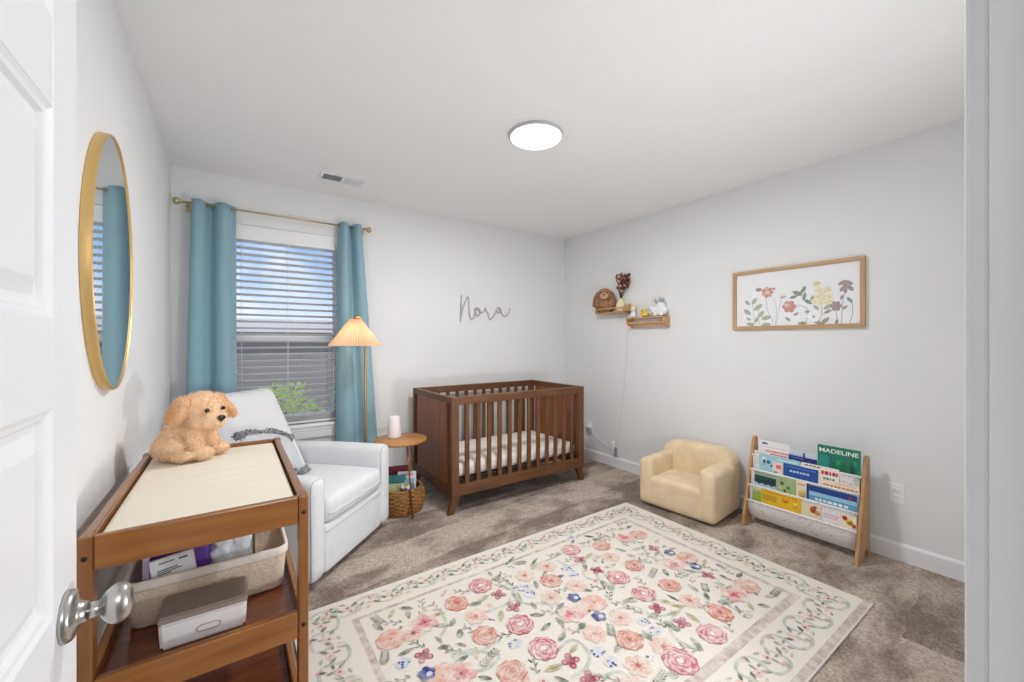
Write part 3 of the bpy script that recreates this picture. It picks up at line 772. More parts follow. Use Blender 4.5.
def thin_book(name, label, cat, c, w, h, t, yaw, leanx, col, band=None, group=None, extra=None, z0=None):
    """an upright book or magazine; c = centre of its bottom edge"""
    m_ = Matrix.Translation(c) @ Matrix.Rotation(yaw, 4, 'Z') @ Matrix.Rotation(leanx, 4, 'X')
    o = thing(name, label, cat, c, 0, group)
    cm = M('cover %d %d %d' % col, col, .45)
    bm = B()
    box(bm, (-w / 2, -t / 2, 0), (w / 2, -t / 2 + .0018, h), .0006, mat=m_); box(bm, (-w / 2, t / 2 - .0018, 0), (w / 2, t / 2, h), .0006, mat=m_)
    box(bm, (-w / 2 - .0012, -t / 2, 0), (-w / 2 + .0012, t / 2, h), .0006, mat=m_)
    obj('cover', bm, cm, o)
    bm = B(); box(bm, (-w / 2 + .0015, -t / 2 + .002, .003), (w / 2 - .003, t / 2 - .002, h - .003), mat=m_); obj('pages', bm, M('book pages', (238, 232, 220), .8), o)
    if band:
        bm = B(); mats = []
        for bd in band:
            kind, (x0, x1, y0, y1), cc = bd[:3]
            mm = M('print %d %d %d' % cc, cc, .5)
            if mm not in mats: mats.append(mm)
            mi = mats.index(mm)
            X = lambda u: (-.5 + u) * w
            if kind == 'rect': box(bm, (X(x0), -t / 2 - .0006, y0 * h), (X(x1), -t / 2 + .0005, y1 * h), mi=mi, mat=m_)
            elif kind == 'dot':
                lathe(bm, [(0, .0), (1, 0), (1, .0007), (0, .0007)], 18, m_ @ frame_mat((X(x0), -t / 2, y0 * h), (x1 * h, 0, 0), (0, 0, y1 * h), (0, -1, 0)), mi=mi)
            elif kind == 'wavy':
                n_ = 14
                top = [(X(x0 + (x1 - x0) * k / n_), (y1 + .03 * math.sin(k * 1.7)) * h) for k in range(n_ + 1)]
                prism(bm, [m_ @ Vector((xx, -t / 2 - .0004, zz)) for xx, zz in top + [(X(x1), y0 * h), (X(x0), y0 * h)]], m_.to_3x3() @ Vector((0, .0008, 0)), mi)
            elif kind == 'marks':
                rn = random.Random(int(x0 * 1000 + y0 * 77)); x = x0
                while x < x1:
                    ww = rn.uniform(.035, .10)
                    box(bm, (-ww * w * .5, -.0009, -(y1 - y0) * h * .42), (ww * w * .5, 0, (y1 - y0) * h * .42), .0004, mi=mi, mat=m_ @ Matrix.Translation((X(min(x + ww / 2, x1)), -t / 2, (y0 + y1) / 2 * h)))
                    x += ww + rn.uniform(.018, .03)
        for v in bm.verts: pass
        obj('cover_art', bm, mats, o)
    if extra:
        t_ = text_bm(extra[0], .03, m_ @ frame_mat(((-.5 + extra[1]) * w, -t / 2 - .0008, extra[2] * h), (1, 0, 0), (0, 0, 1), (0, -1, 0)), fit=(extra[3] * w, extra[4] * h), bold=.0004)
        obj('title', t_, M('print %d %d %d' % extra[5], extra[5], .5), o)
    return o
gb = 'books in the wicker basket'
fy = R(-20)
thin_book('book', 'dark red book standing tallest at the back of the wicker basket', 'book', (1.035, 3.065, .014), .20, .288, .02, R(-14), R(-4), (122, 22, 48), None, gb)
thin_book('book', 'teal book standing in the wicker basket before the dark red one', 'book', (1.005, 3.01, .014), .17, .238, .014, R(-22), R(-5), (70, 160, 160), [('rect', (.1, .9, .55, .62), (120, 190, 190))], gb)
thin_book('book', 'white book with blue picture standing right in the wicker basket', 'book', (1.085, 2.965, .014), .135, .262, .012, R(-26), R(-8), (226, 230, 234), [('rect', (.12, .9, .70, .80), (150, 190, 216)), ('wavy', (.08, .92, .5, .68), (110, 150, 190)), ('rect', (.15, .85, .9, .93), (200, 120, 120))], gb)
thin_book('book', 'pale yellow booklet leaning low at the front left of the basket', 'book', (.985, 2.935, .014), .13, .198, .01, R(-30), R(-10), (228, 222, 190), [('wavy', (.1, .9, .7, .85), (200, 205, 150))], gb)
bm = B(); rn = random.Random(11)
for k in range(9):
    a = k * .7; ell(bm, (1.055 + .022 * math.cos(a) , 2.90 + .018 * math.sin(a), .180 + .016 * math.sin(a * 2.3)), (.02, .018, .016), u=10, v=8, mi=k % 3)
lathe(bm, [(0, .016), (.03, .016), (.036, .09), (.03, .16), (0, .17)], 14, Matrix.Translation((1.055, 2.90, 0)), mi=2)
tag(obj('soft_toy', bm, [M('violet cloth', (110, 96, 150), .9), M('olive cloth', (150, 160, 80), .9), M('cream cloth', (232, 226, 214), .9)], smooth=True), 'small violet and green soft toy at the front of the wicker basket', 'toy')

# ================================================================== FLOOR LAMP
BRASS = M('brass', (190, 150, 84), .3, metal=1.0)
LY = 3.12
lx = .752; pxl = .822
fl = thing('floor_lamp', 'brass floor lamp with lit pleated shade before the right curtain', 'floor lamp', (pxl, LY, 0))
bm = B(); lathe(bm, [(0, .001), (.125, .001), (.128, .008), (.122, .016), (.02, .022), (.012, .034), (0, .034)], 40, Matrix.Translation((pxl, LY, 0))); obj('base', bm, BRASS, fl)
bm = B(); tube(bm, catmull([(pxl, LY, .03), (pxl, LY, .6), (pxl, LY, 1.15), (pxl - .004, LY, 1.36), (pxl - .03, LY, 1.43), (lx, LY, 1.447), (lx - .004, LY, 1.435)], 8), .0085, 10); obj('pole', bm, BRASS, fl)
bm = B(); lathe(bm, [(0, 1.46), (.006, 1.458), (.009, 1.45), (.006, 1.442), (.016, 1.44), (.02, 1.43), (.02, 1.385), (0, 1.385)], 20, Matrix.Translation((lx, LY, 0))); obj('socket', bm, BRASS, fl)
SH = bpy.data.materials.new('pleated shade'); SH.use_nodes = True
nt = SH.node_tree; nn = nt.nodes; b_ = nn['Principled BSDF']; b_.inputs['Base Color'].default_value = lin((240, 218, 196)); b_.inputs['Roughness'].default_value = .9
tr = nn.new('ShaderNodeBsdfTranslucent'); tr.inputs['Color'].default_value = lin((246, 212, 172)); mx = nn.new('ShaderNodeMixShader'); mx.inputs[0].default_value = .45
nt.links.new(b_.outputs[0], mx.inputs[1]); nt.links.new(tr.outputs[0], mx.inputs[2]); nt.links.new(mx.outputs[0], nn['Material Output'].inputs['Surface'])
bm = B(); NP = 112; rows = []
for (r_, z) in ((.040, 1.432), (.082, 1.372), (.128, 1.305), (.180, 1.235)):
    rows.append([bm.verts.new((lx + (r_ + (.0065 if k % 2 else -.0065) * (r_ / .12)) * math.cos(2 * PI * k / NP), LY + (r_ + (.0065 if k % 2 else -.0065) * (r_ / .12)) * math.sin(2 * PI * k / NP), z)) for k in range(NP)])
for a, b in zip(rows[:-1], rows[1:]):
    for k in range(NP): bm.faces.new((a[k], a[(k + 1) % NP], b[(k + 1) % NP], b[k]))
shd = obj('lamp_shade', bm, SH, fl, label='lit cream pleated shade')
bm = B(); ell(bm, (lx, LY, 1.325), (.026, .026, .034)); lathe(bm, [(0, 1.352), (.013, 1.352), (.013, 1.385), (0, 1.385)], 14, Matrix.Translation((lx, LY, 0))); obj('bulb', bm, M('glowing bulb', (255, 226, 178), .4, emit=9), fl)
lamp('floor_lamp_light', 'POINT', (lx, LY, 1.27), .9, (1, .84, .64), .03)

# ================================================================== CURTAINS
ROD = M('antique brass', (196, 178, 138), .35, metal=1.0)
rod = thing('curtain_rod', 'thin brass curtain rod with ball ends above the window', 'curtain rod', (.31, 3.425, 2.19))
bm = B(); tube(bm, [(-.27, 3.425, 2.19), (.90, 3.425, 2.19)], .0068, 10); tube(bm, [(.25, 3.425, 2.19), (.905, 3.425, 2.19)], .0054, 10); obj('rod', bm, ROD, rod)
for s, x in ((-1, -.27), (1, .90)):
    bm = B(); lathe(bm, [(0, -.004), (.010, -.004), (.011, .008), (.008, .010), (.018, .016), (.0235, .027), (.022, .040), (.012, .049), (0, .051)], 24, frame_mat((x, 3.425, 2.19), (0, 1, 0), (0, 0, 1), (s, 0, 0))); obj('finial', bm, ROD, rod)
for x in (-.245, .89):
    bm = B(); tube(bm, [(x, 3.425, 2.178), (x, 3.5, 2.178)], .006, 8); box(bm, (x - .012, 3.5, 2.15), (x + .012, 3.5095, 2.21), .003); obj('bracket', bm, ROD, rod)
TEAL = M('teal curtain cloth', (138, 173, 185), .85, var=.03, vscale=40, bump=.05, bscale=400, sheen=.25)
def curtain(label, xt0, xt1, xb0, xb1, phase, folds):
    c = thing('curtain', label, 'curtain', ((xt0 + xt1) / 2, 3.425, .02), 0, 'teal curtains at the window')
    bm = B(); nx, nz = 96, 26; g = []
    for j in range(nz + 1):
        t = j / nz; z = 2.214 - t * 2.19
        row = []
        for i in range(nx + 1):
            s = i / nx
            x = (xt0 + (xt1 - xt0) * s) * (1 - t) + (xb0 + (xb1 - xb0) * s) * t
            w_ = math.sin(2 * PI * folds * s + phase + .5 * math.sin(3 * t + s * 4) * t)
            y = 3.425 + .040 * math.copysign(abs(w_) ** .8, w_) * (1 - .15 * math.sin(t * 2.2))
            x += .014 * math.cos(2 * PI * folds * s + phase) * (.4 + .6 * t) * (1 if 0 < i < nx else 0)
            row.append((x, y, z))
        g.append(row)
    fr = [[bm.verts.new(p) for p in row] for row in g]
    for j in range(nz):
        for i in range(nx): bm.faces.new((fr[j][i], fr[j][i + 1], fr[j + 1][i + 1], fr[j + 1][i])).smooth = True
    pn = obj('cloth', bm, TEAL, c)
    md = pn.modifiers.new('thick', 'SOLIDIFY'); md.thickness = .003; md.offset = 0
    # grommets where the cloth crosses the rod
    for q in range(int(folds * 2)):
        s = (q * PI - phase) / (2 * PI * folds)
        if s < .03: s += 1 / (2 * folds) * 0
        if not (.02 < s < .98): continue
        x = xt0 + (xt1 - xt0) * s
        tang = Vector(((xt1 - xt0), .045 * 2 * PI * folds * (1 if q % 2 == 0 else -1), 0)).normalized()
        nrm = Vector((-tang.y, tang.x, 0))
        bm = B(); tube(bm, [Vector((x, 3.425, 2.19)) + tang * (.021 * math.cos(t)) + Vector((0, 0, .021 * math.sin(t))) for t in [2 * PI * k / 24 for k in range(24)]], .0045, 6, closed=True)
        obj('grommet', bm, M('dark grommet', (64, 70, 74), .3, metal=.9), c)
curtain('teal curtain hanging left of the window behind the plush dog', -.218, .024, -.25, .030, 3.3, 1.75)
curtain('teal curtain hanging right of the window behind the floor lamp', .700, .876, .680, 1.03, 2.2, 1.75)

# ================================================================== MIRROR
GOLD = M('brushed gold frame', (226, 188, 124), .38, metal=.7)
MY, MZ, MA, MB_ = 1.815, 1.52, .275, .408
mir = thing('wall_mirror', 'tall oval mirror with a thin gold frame on the left wall', 'mirror', (XL + .001, MY, MZ - MB_))
Mm = frame_mat((XL + .001, MY, MZ), (0, 1, 0), (0, 0, 1), (1, 0, 0))
bm = B()
def ov(a, b, x): return [bm.verts.new(Mm @ Vector((a * math.cos(t), b * math.sin(t), x))) for t in [2 * PI * k / 96 for k in range(96)]]
Ls = [ov(MA, MB_, 0), ov(MA, MB_, .022), ov(MA - .002, MB_ - .002, .0255), ov(MA - .006, MB_ - .006, .0255), ov(MA - .008, MB_ - .008, .023), ov(MA - .008, MB_ - .008, .0)]
for a, b in zip(Ls, Ls[1:] + Ls[:1]):
    for k in range(96): bm.faces.new((a[k], a[(k + 1) % 96], b[(k + 1) % 96], b[k])).smooth = True
obj('mirror_frame', bm, GOLD, mir, angle=35)
bm = B()
a = [bm.verts.new(Mm @ Vector(((MA - .0085) * math.cos(t), (MB_ - .0085) * math.sin(t), .0215))) for t in [2 * PI * k / 96 for k in range(96)]]
b = [bm.verts.new(Mm @ Vector(((MA - .0085) * math.cos(t), (MB_ - .0085) * math.sin(t), .003))) for t in [2 * PI * k / 96 for k in range(96)]]
bm.faces.new(a); bm.faces.new(b)
for k in range(96): bm.faces.new((a[k], a[(k + 1) % 96], b[(k + 1) % 96], b[k]))
obj('mirror_glass', bm, M('mirror silver', (235, 240, 240), .02, metal=1.0), mir)
# ================================================================== PLUSH DOG
DOGM = M('golden plush', (249, 220, 184), .95, col2=(241, 205, 164), vscale=14, sheen=.3)
DOGE = M('golden plush ear', (246, 212, 172), .95, col2=(238, 196, 150), vscale=14, sheen=.3)
BLK = M('black plastic', (22, 18, 18), .25)
dog = thing('plush_dog', 'golden plush puppy sitting at the back of the changing table', 'stuffed animal', (-.140, 2.038, .8165), R(-34))
dog.scale = (.935, .935, .935)
bm = B()
Ry = lambda a: Matrix.Rotation(R(a), 3, 'Y'); Rz = lambda a: Matrix.Rotation(R(a), 3, 'Z')
for c, r_, ro in (
    ((-.030, 0, .074), (.074, .074, .074), Ry(24)), ((.010, 0, .112), (.056, .060, .062), Ry(20)), ((-.062, 0, .052), (.058, .072, .050), None),
    ((-.030, .066, .048), (.066, .038, .047), None), ((-.030, -.066, .048), (.066, .038, .047), None),
    ((.030, .078, .022), (.052, .026, .022), Rz(10)), ((.030, -.078, .022), (.052, .026, .022), Rz(-10)),
    ((.056, .040, .082), (.030, .028, .066), Ry(-14)), ((.056, -.040, .082), (.030, .028, .066), Ry(-14)),
    ((.092, .044, .024), (.042, .030, .024), None), ((.092, -.044, .024), (.042, .030, .024), None),
    ((.036, 0, .162), (.042, .044, .036), None),
    ((-.125, .02, .028), (.045, .018, .018), Rz(-20)),
): ell(bm, c, r_, ro)
HM = Matrix.Translation((.054, 0, .190)) @ Matrix.Rotation(R(-17), 4, 'Z') @ Matrix.Rotation(R(6), 4, 'Y') @ Matrix.Scale(1.13, 4)
def hp(x, y, z): return HM @ Vector((x, y, z))
hr = HM.to_3x3()
ell(bm, hp(0, 0, .008), (.064, .072, .062), hr); ell(bm, hp(.052, 0, -.020), (.046, .046, .036), hr); ell(bm, hp(.03, .03, -.022), (.036, .032, .034), hr); ell(bm, hp(.03, -.03, -.022), (.036, .032, .034), hr)
bm = remesh(bm, .006, 6)
for v in bm.verts: v.co += v.normal * (mnoise.noise(v.co * 70) * .0030)
furry(bm, 15000, .014, .0013, .25)
obj('body', bm, DOGM, dog, local=True)
for s in (-1, 1):
    bm = B()
    ro = hr @ Matrix.Rotation(R(s * (46 if s > 0 else 22)), 3, 'X') @ Matrix.Rotation(R(10), 3, 'Y')
    ell(bm, hp(-.008, s * (.098 if s > 0 else .084), -.002 if s > 0 else .004), (.036, .018, .066 if s > 0 else .047), ro)
    ell(bm, hp(-.006, s * .066, .034), (.028, .022, .026), ro)
    bm = remesh(bm, .0055, 4); furry(bm, 3600, .013, .0013, .3)
    obj('ear', bm, DOGE, dog, local=True)
for s in (-1, 1):
    bm = B(); ell(bm, hp(.0655, s * .030, .016), (.0065, .0075, .0078), hr, 14, 10); obj('eye', bm, BLK, dog, local=True)
bm = B(); ell(bm, hp(.0995, 0, -.010), (.008, .0145, .0105), hr, 16, 10); ell(bm, hp(.097, 0, -.019), (.006, .005, .008), hr, 12, 8); obj('nose', bm, BLK, dog, local=True)

# ================================================================== TODDLER SOFA
TAN = M('tan plush sofa', (232, 213, 178), .95, col2=(218, 196, 158), vscale=9, bump=.12, bscale=160, sheen=.4)
sof = thing('toddler_sofa', 'small tan plush toddler sofa against the right wall', 'sofa', (2.648, 1.751, 0), math.atan2(-.995, .098))
hw = .292
bm = B(); rbox(bm, (-hw + .06, .006, .012), (hw - .06, .45, .226), .03, m=8, deform=lambda p, u: p + Vector((0, -.004 * (1 - u.x ** 2) if u.y < 0 else 0, .012 * (1 - u.x ** 2) if u.z > 0 else 0))); obj('seat', bm, TAN, sof, smooth=True, local=True)
for s in (-1, 1):
    a, b = sorted((s * (hw - .115), s * hw))
    bm = B(); rbox(bm, (a, 0, .012), (b, .45, .368), .036, m=8, deform=lambda p, u: p + Vector((0, 0, -.012 * u.x * s if u.z > .6 else 0))); obj('armrest', bm, TAN, sof, smooth=True, local=True)
bm = B()
def backd(p, u):
    drop = .075 * max(0, abs(u.x) - .55) ** 2 / .2025 if u.z > 0 else 0
    return p + Vector((0, .012 * u.z, -drop * max(0, u.z)))
rbox(bm, (-hw + .005, .315, .012), (hw - .005, .462, .466), .05, m=12, deform=backd); obj('backrest', bm, TAN, sof, smooth=True, local=True)

# ================================================================== BOOK RACK
BIR = wood('birch rack', (200, 158, 108), (178, 134, 86), 'z', .45)
rk = thing('book_rack', 'wooden sling book rack with white fabric pockets against the right wall', 'book rack', (3.0, 1.075, 0))
RY0, RY1 = .775, 1.375
def panel_poly(y): 
    arch = [(2.994, 0)] + [(3.035 + .040 * math.cos(R(a)), .006 + .050 * math.sin(R(a))) for a in range(180, -1, -20)] + [(3.076, 0)]
    return [(x, y, z + .001) for x, z in [(2.888, 0)] + arch + [(3.105, 0), (3.098, .575), (3.088, .592), (3.068, .595), (3.050, .585)]]
for y in (RY0 - .018, RY1):
    bm = B(); prism(bm, panel_poly(y), (0, .018, 0), bev=.0025); obj('side_panel', bm, BIR, rk)
RAILS = [(2.938, .172), (2.963, .272), (2.985, .377), (3.010, .474)]
WDW = M('white dowel', (240, 238, 234), .5)
for x, z in RAILS:
    bm = B(); tube(bm, [(x, RY0, z), (x, RY1, z)], .0075, 10); obj('dowel', bm, WDW, rk)
bm = B(); tube(bm, [(3.075, RY0, .10), (3.075, RY1, .10)], .008, 10); obj('stretcher', bm, BIR, rk)
# speckled sling cloth
SL = M('sling cloth', (232, 230, 230), .9, bump=.05, bscale=300)
if True:
    nt = SL.node_tree; nn = nt.nodes; tcx = nn.new('ShaderNodeTexCoord'); vo = nn.new('ShaderNodeTexVoronoi'); vo.inputs['Scale'].default_value = 52
    nt.links.new(tcx.outputs['Object'], vo.inputs['Vector']); rr = nn.new('ShaderNodeValToRGB'); rr.color_ramp.elements[0].position = .14; rr.color_ramp.elements[1].position = .22
    rr.color_ramp.elements[0].color = lin((150, 156, 178)); rr.color_ramp.elements[1].color = lin((232, 230, 230)); nt.links.new(vo.outputs['Distance'], rr.inputs['Fac'])
    nt.links.new(rr.outputs['Color'], nn['Principled BSDF'].inputs['Base Color'])
for k, (x, z) in enumerate(RAILS):
    if k == 0: pts = [(x + .002, z + .008), (x - .008, z + .002), (x - .002, z - .01), (2.9425, .125), (2.955, .09), (2.974, .056), (2.984, .048), (2.990, .06), (2.986, .13), (2.966, .20), (2.962, .24)]
    else: pts = [(x + .002, z + .008), (x - .008, z + .002), (x - .003, z - .01), (x + .001, z - .09), (x + .006, z - .104), (x + .014, z - .107), (x + .0195, z - .098), (x + .0195, z - .03), (x + .0195, z + .03)]
    cur = catmull([(a, 0, b) for a, b in pts], 4)
    bm = B(); ny = 10
    g = []
    for j in range(ny + 1):
        y = RY0 + .006 + (RY1 - RY0 - .012) * j / ny
        g.append([bm.verts.new((p.x, y, p.z)) for p in cur])
    for j in range(ny):
        for i in range(len(cur) - 1): bm.faces.new((g[j][i], g[j][i + 1], g[j + 1][i + 1], g[j + 1][i])).smooth = True
    o = obj('sling', bm, SL, rk); md = o.modifiers.new('thick', 'SOLIDIFY'); md.thickness = .0012; md.offset = 0
gr = 'picture books in the sling rack'
def rack_book(k, u0, u1, vt, layer, col, label, band=None, extra=None):
    x, z = RAILS[k]; X = x + (.0085 if layer == 0 else .0150)
    vt -= (2.5 if k < 3 else 0); p0 = on_x(u0, vt, X); y0 = p0.y; y1 = on_x(u1, vt, X).y
    zb = (.122 if k == 0 else z - .100)
    y0 = min(y0, RY1 - .004); y1 = max(y1, RY0 + .004)
    h = p0.z - zb; w_ = y0 - y1
    b_ = [(bd[0], bd[1], bd[2]) for bd in (band or [])]
    thin_book('picture_book', label, 'book', (X + (.004 if k == 0 else 0), (y0 + y1) / 2, zb), w_ - .002, h, .0056, R(-90), R(-1.2), col, b_, gr, extra)
W_, CRM = (238, 236, 232), (232, 222, 198)
rack_book(0, 752, 768, 490, 1, (150, 168, 84), 'thin green book at the far left of the lowest sling', [('rect', (0, 1, .9, .97), (190, 200, 130))])
rack_book(0, 761, 801, 491, 0, (226, 184, 30), 'yellow book with orange patches in the lowest sling', [('wavy', (.02, .4, .55, .8), (196, 156, 40)), ('dot', (.62, .13, .78, .13), (232, 150, 40)), ('dot', (.86, .1, .66, .1), (240, 206, 90)), ('marks', (.1, .9, .9, .95), (170, 120, 30))])
rack_book(0, 801, 808.5, 504, 0, (226, 220, 180), 'narrow cream book right of the yellow one in the lowest sling')
rack_book(0, 808.5, 821, 506.5, 0, (230, 214, 186), 'small book with a brown and red picture in the lowest sling', [('dot', (.35, .12, .78, .15), (186, 84, 44)), ('dot', (.7, .1, .68, .1), (206, 150, 80)), ('dot', (.5, .08, .92, .05), (120, 90, 60))])
rack_book(0, 821, 841, 512, 1, (240, 236, 236), 'white book with rows of pink marks in the lowest sling', [('marks', (.12, .9, .80, .86), (206, 110, 160)), ('marks', (.12, .8, .68, .74), (206, 110, 160)), ('rect', (.1, .9, .93, .96), (200, 206, 220))])
rack_book(0, 839.5, 857, 516, 0, (238, 226, 200), 'book with a yellow and red round picture at the right of the lowest sling', [('dot', (.6, .14, .72, .14), (222, 186, 70)), ('dot', (.3, .1, .86, .1), (186, 50, 40)), ('dot', (.62, .07, .72, .06), (190, 90, 50)), ('dot', (.85, .08, .6, .09), (196, 70, 50))])
rack_book(1, 754.5, 778, 473.5, 1, (34, 72, 78), 'dark teal book with a pale blue lower half in the second sling from below', [('rect', (0, 1, .90, .985), (150, 176, 140)), ('wavy', (0, 1, .3, .62), (178, 200, 220)), ('wavy', (.1, .9, .70, .78), (24, 44, 50))])
rack_book(1, 776, 796, 478, 0, (160, 180, 128), 'sage green book with dark leafy dots in the second sling from below', [('dot', (.3, .05, .8, .06), (84, 104, 60)), ('dot', (.62, .06, .7, .05), (104, 124, 72)), ('dot', (.45, .04, .58, .05), (84, 104, 60)), ('dot', (.2, .04, .62, .05), (200, 206, 160))])
rack_book(1, 796, 806.5, 482.5, 0, (236, 222, 196), 'narrow cream book with a tan picture in the second sling from below', [('dot', (.6, .1, .62, .12), (220, 186, 110)), ('rect', (.1, .9, .88, .92), (206, 150, 140))])
rack_book(1, 806.5, 857, 486.5, 0, (92, 158, 194), 'wide light blue book with a navy top in the second sling from below', [('rect', (0, 1, .82, 1), (26, 62, 140)), ('wavy', (0, 1, .70, .84), (150, 200, 226)), ('rect', (0, .05, 0, 1), (26, 62, 140)), ('marks', (.18, .86, .56, .65), (230, 240, 248)), ('dot', (.88, .04, .88, .05), (180, 40, 40))])
rack_book(2, 759, 800, 455.5, 1, (160, 208, 222), 'light blue book with dark digits in the third sling from below', [('dot', (.12, .1, .78, .14), (206, 230, 236)), ('marks', (.1, .3, .72, .84), (40, 110, 130)), ('rect', (.45, .98, .9, .93), (220, 236, 240)), ('dot', (.32, .03, .68, .04), (80, 60, 130))])
rack_book(2, 772.5, 783, 464, 0, (238, 220, 206), 'small pale book with orange red digits in the third sling from below', [('marks', (.35, .8, .76, .92), (206, 84, 50)), ('dot', (.3, .08, .64, .05), (150, 170, 180))])
rack_book(2, 783.5, 818, 465.5, 0, (34, 80, 160), 'royal blue book with pale script marks in the third sling from below', [('rect', (.06, .94, .9, .94), (70, 120, 200)), ('marks', (.18, .75, .74, .82), (190, 210, 236))])
rack_book(2, 801, 839, 464.5, 1, (240, 236, 230), 'white book with red and green lettering marks in the third sling from below', [('marks', (.1, .5, .93, .97), (60, 60, 70)), ('marks', (.55, .95, .78, .9), (200, 40, 50)), ('marks', (.6, .9, .64, .72), (60, 130, 80))])
rack_book(2, 818.5, 862, 480.5, 0, (240, 226, 210), 'pale book with a row of tan marks at the right of the third sling', [('marks', (.12, .95, .72, .85), (196, 150, 90)), ('rect', (.45, .9, .92, .95), (220, 150, 150)), ('wavy', (0, 1, .55, .62), (226, 196, 120))])
rack_book(3, 759, 790, 439.5, 1, (236, 234, 234), 'white book with a small navy badge at the top left of the rack', [('rect', (.1, .28, .89, .94), (50, 60, 130)), ('rect', (.05, .95, .80, .82), (210, 206, 206))])
rack_book(3, 763, 789, 447.5, 0, (240, 234, 230), 'white book with two rows of red title marks in the top sling', [('marks', (.08, .95, .87, .93), (206, 60, 60)), ('marks', (.3, .95, .76, .82), (206, 60, 60))])
rack_book(3, 789.5, 817, 449.5, 1, (206, 216, 230), 'pale grey blue book behind the navy one in the top sling', [('rect', (.5, .58, .80, .97), (60, 76, 110)), ('wavy', (0, .5, .78, .86), (170, 186, 214))])
rack_book(3, 788.5, 817, 454.5, 0, (28, 44, 116), 'navy blue book with light dots in the top sling', [('dot', (.2, .06, .8, .06), (90, 120, 190)), ('dot', (.5, .03, .7, .03), (220, 224, 230)), ('dot', (.75, .05, .82, .05), (70, 100, 180)), ('marks', (.1, .5, .9, .95), (110, 130, 190))])
rack_book(3, 817.5, 863.5, 444, 0, (22, 120, 96), 'tall green book with a white capital title at the top right of the rack',
          [('wavy', (0, .28, .30, .74), (28, 140, 128)), ('rect', (.30, .34, .35, .80), (24, 96, 120)), ('wavy', (.36, .7, .3, .62), (10, 104, 70)), ('dot', (.5, .05, .6, .10), (24, 150, 90)), ('dot', (.82, .05, .55, .14), (12, 84, 66)), ('dot', (.88, .04, .62, .12), (20, 140, 100))],
          ('MADELINE', .5, .885, .92, .10, (236, 244, 238)))

# ================================================================== WALL SHELVES
PINE = wood('pine shelf', (206, 166, 118), (186, 144, 96), 'y', .5)
sh1 = thing('spice_shelf', 'small pine ledge shelf nearer the corner holding a brown plush', 'shelf', (3.13, 2.72, 1.545))
XS0, XS1 = 3.085, 3.179
def shelf_parts(t, y0, y1, zb, up):
    bm = B(); box(bm, (XS0, y0, zb), (XS1, y1, zb + .012), .002); obj('board', bm, PINE, t)
    for y in (y0, y1 - .014):
        za, zc = (zb, zb + .085) if up else (zb - .085, zb + .012)
        bm = B()
        if up: prism(bm, [(XS0, y, zb), (XS0, y, zb + .055), (XS1 - .02, y, zc), (XS1, y, zc), (XS1, y, zb)], (0, .014, 0), bev=.002)
        else: prism(bm, [(XS0, y, zb + .012), (XS0, y, zb - .05), (XS1 - .02, y, za), (XS1, y, za), (XS1, y, zb + .012)], (0, .014, 0), bev=.002)
        obj('end_bracket', bm, PINE, t)
    zr = zb + .042 if up else zb - .046
    bm = B(); box(bm, (XS0 + .001, y0 + .014, zr), (XS0 + .010, y1 - .014, zr + .014), .002); obj('front_rail', bm, PINE, t)
    bm = B(); box(bm, (XS1 - .012, y0 + .014, zr + (.015 if up else -.03)), (XS1 - .001, y1 - .014, zr + (.04 if up else -.005)), .002); obj('back_rail', bm, PINE, t)
shelf_parts(sh1, 2.56, 2.945, 1.545, True)
sh2 = thing('spice_shelf', 'lower pine ledge shelf carrying the small white and yellow toys', 'shelf', (3.13, 2.31, 1.40))
shelf_parts(sh2, 2.135, 2.545, 1.478, False)
# brown plush
BRN = M('brown plush', (178, 132, 98), .95, col2=(150, 106, 76), vscale=20, sheen=.3); BRL = M('light brown plush', (206, 164, 130), .95, sheen=.3)
pb = thing('plush_rabbit', 'brown plush with long drooping ears slumped on the upper pine shelf', 'stuffed animal', (3.135, 2.83, 1.557))
bm = B(); S0 = 1.558
def grow(b):
    T = Matrix.Rotation(R(32), 3, 'Z')
    for v in b.verts:
        q = T @ Vector((v.co.x - 3.135, v.co.y - 2.83, 0))
        v.co = Vector((3.117 + q.x * 1.05, 2.842 + q.y * 1.2, S0 + (v.co.z - S0) * 1.12))
        if v.co.x > 3.176: v.co.x = 3.176
        if v.co.z < S0 + .06 and v.co.x < 3.097: v.co.x = 3.097
for c, r_ in (((3.14, 2.83, S0 + .062), (.036, .058, .062)), ((3.135, 2.83, S0 + .165), (.044, .062, .058)), ((3.118, 2.875, S0 + .024), (.026, .028, .024)), ((3.118, 2.785, S0 + .024), (.026, .028, .024)), ((3.118, 2.89, S0 + .08), (.02, .02, .05)), ((3.118, 2.77, S0 + .08), (.02, .02, .05))): ell(bm, c, r_)
bm = remesh(bm, .006, 4); furry(bm, 2400, .008, .0011, .4); grow(bm); obj('body', bm, BRN, pb)
for s in (-1, 1):
    bm = B(); ell(bm, (3.122, 2.83 + s * .074, S0 + .112), (.018, .028, .080), Matrix.Rotation(R(s * 13), 3, 'X')); furry(bm, 700, .007, .001, .4); grow(bm); obj('ear', bm, M('dark brown plush', (146, 104, 76), .95, sheen=.3), pb)
bm = B(); ell(bm, (3.102, 2.832, S0 + .150), (.016, .036, .032)); grow(bm); obj('muzzle', bm, BRL, pb, smooth=True)
bm = B(); ell(bm, (3.088, 2.832, S0 + .158), (.006, .010, .007), None, 10, 8); grow(bm); obj('nose', bm, BLK, pb)
for s in (-1, 1):
    bm = B(); ell(bm, (3.095, 2.832 + s * .026, S0 + .182), (.005, .006, .006), None, 10, 8); grow(bm); obj('eye', bm, BLK, pb)
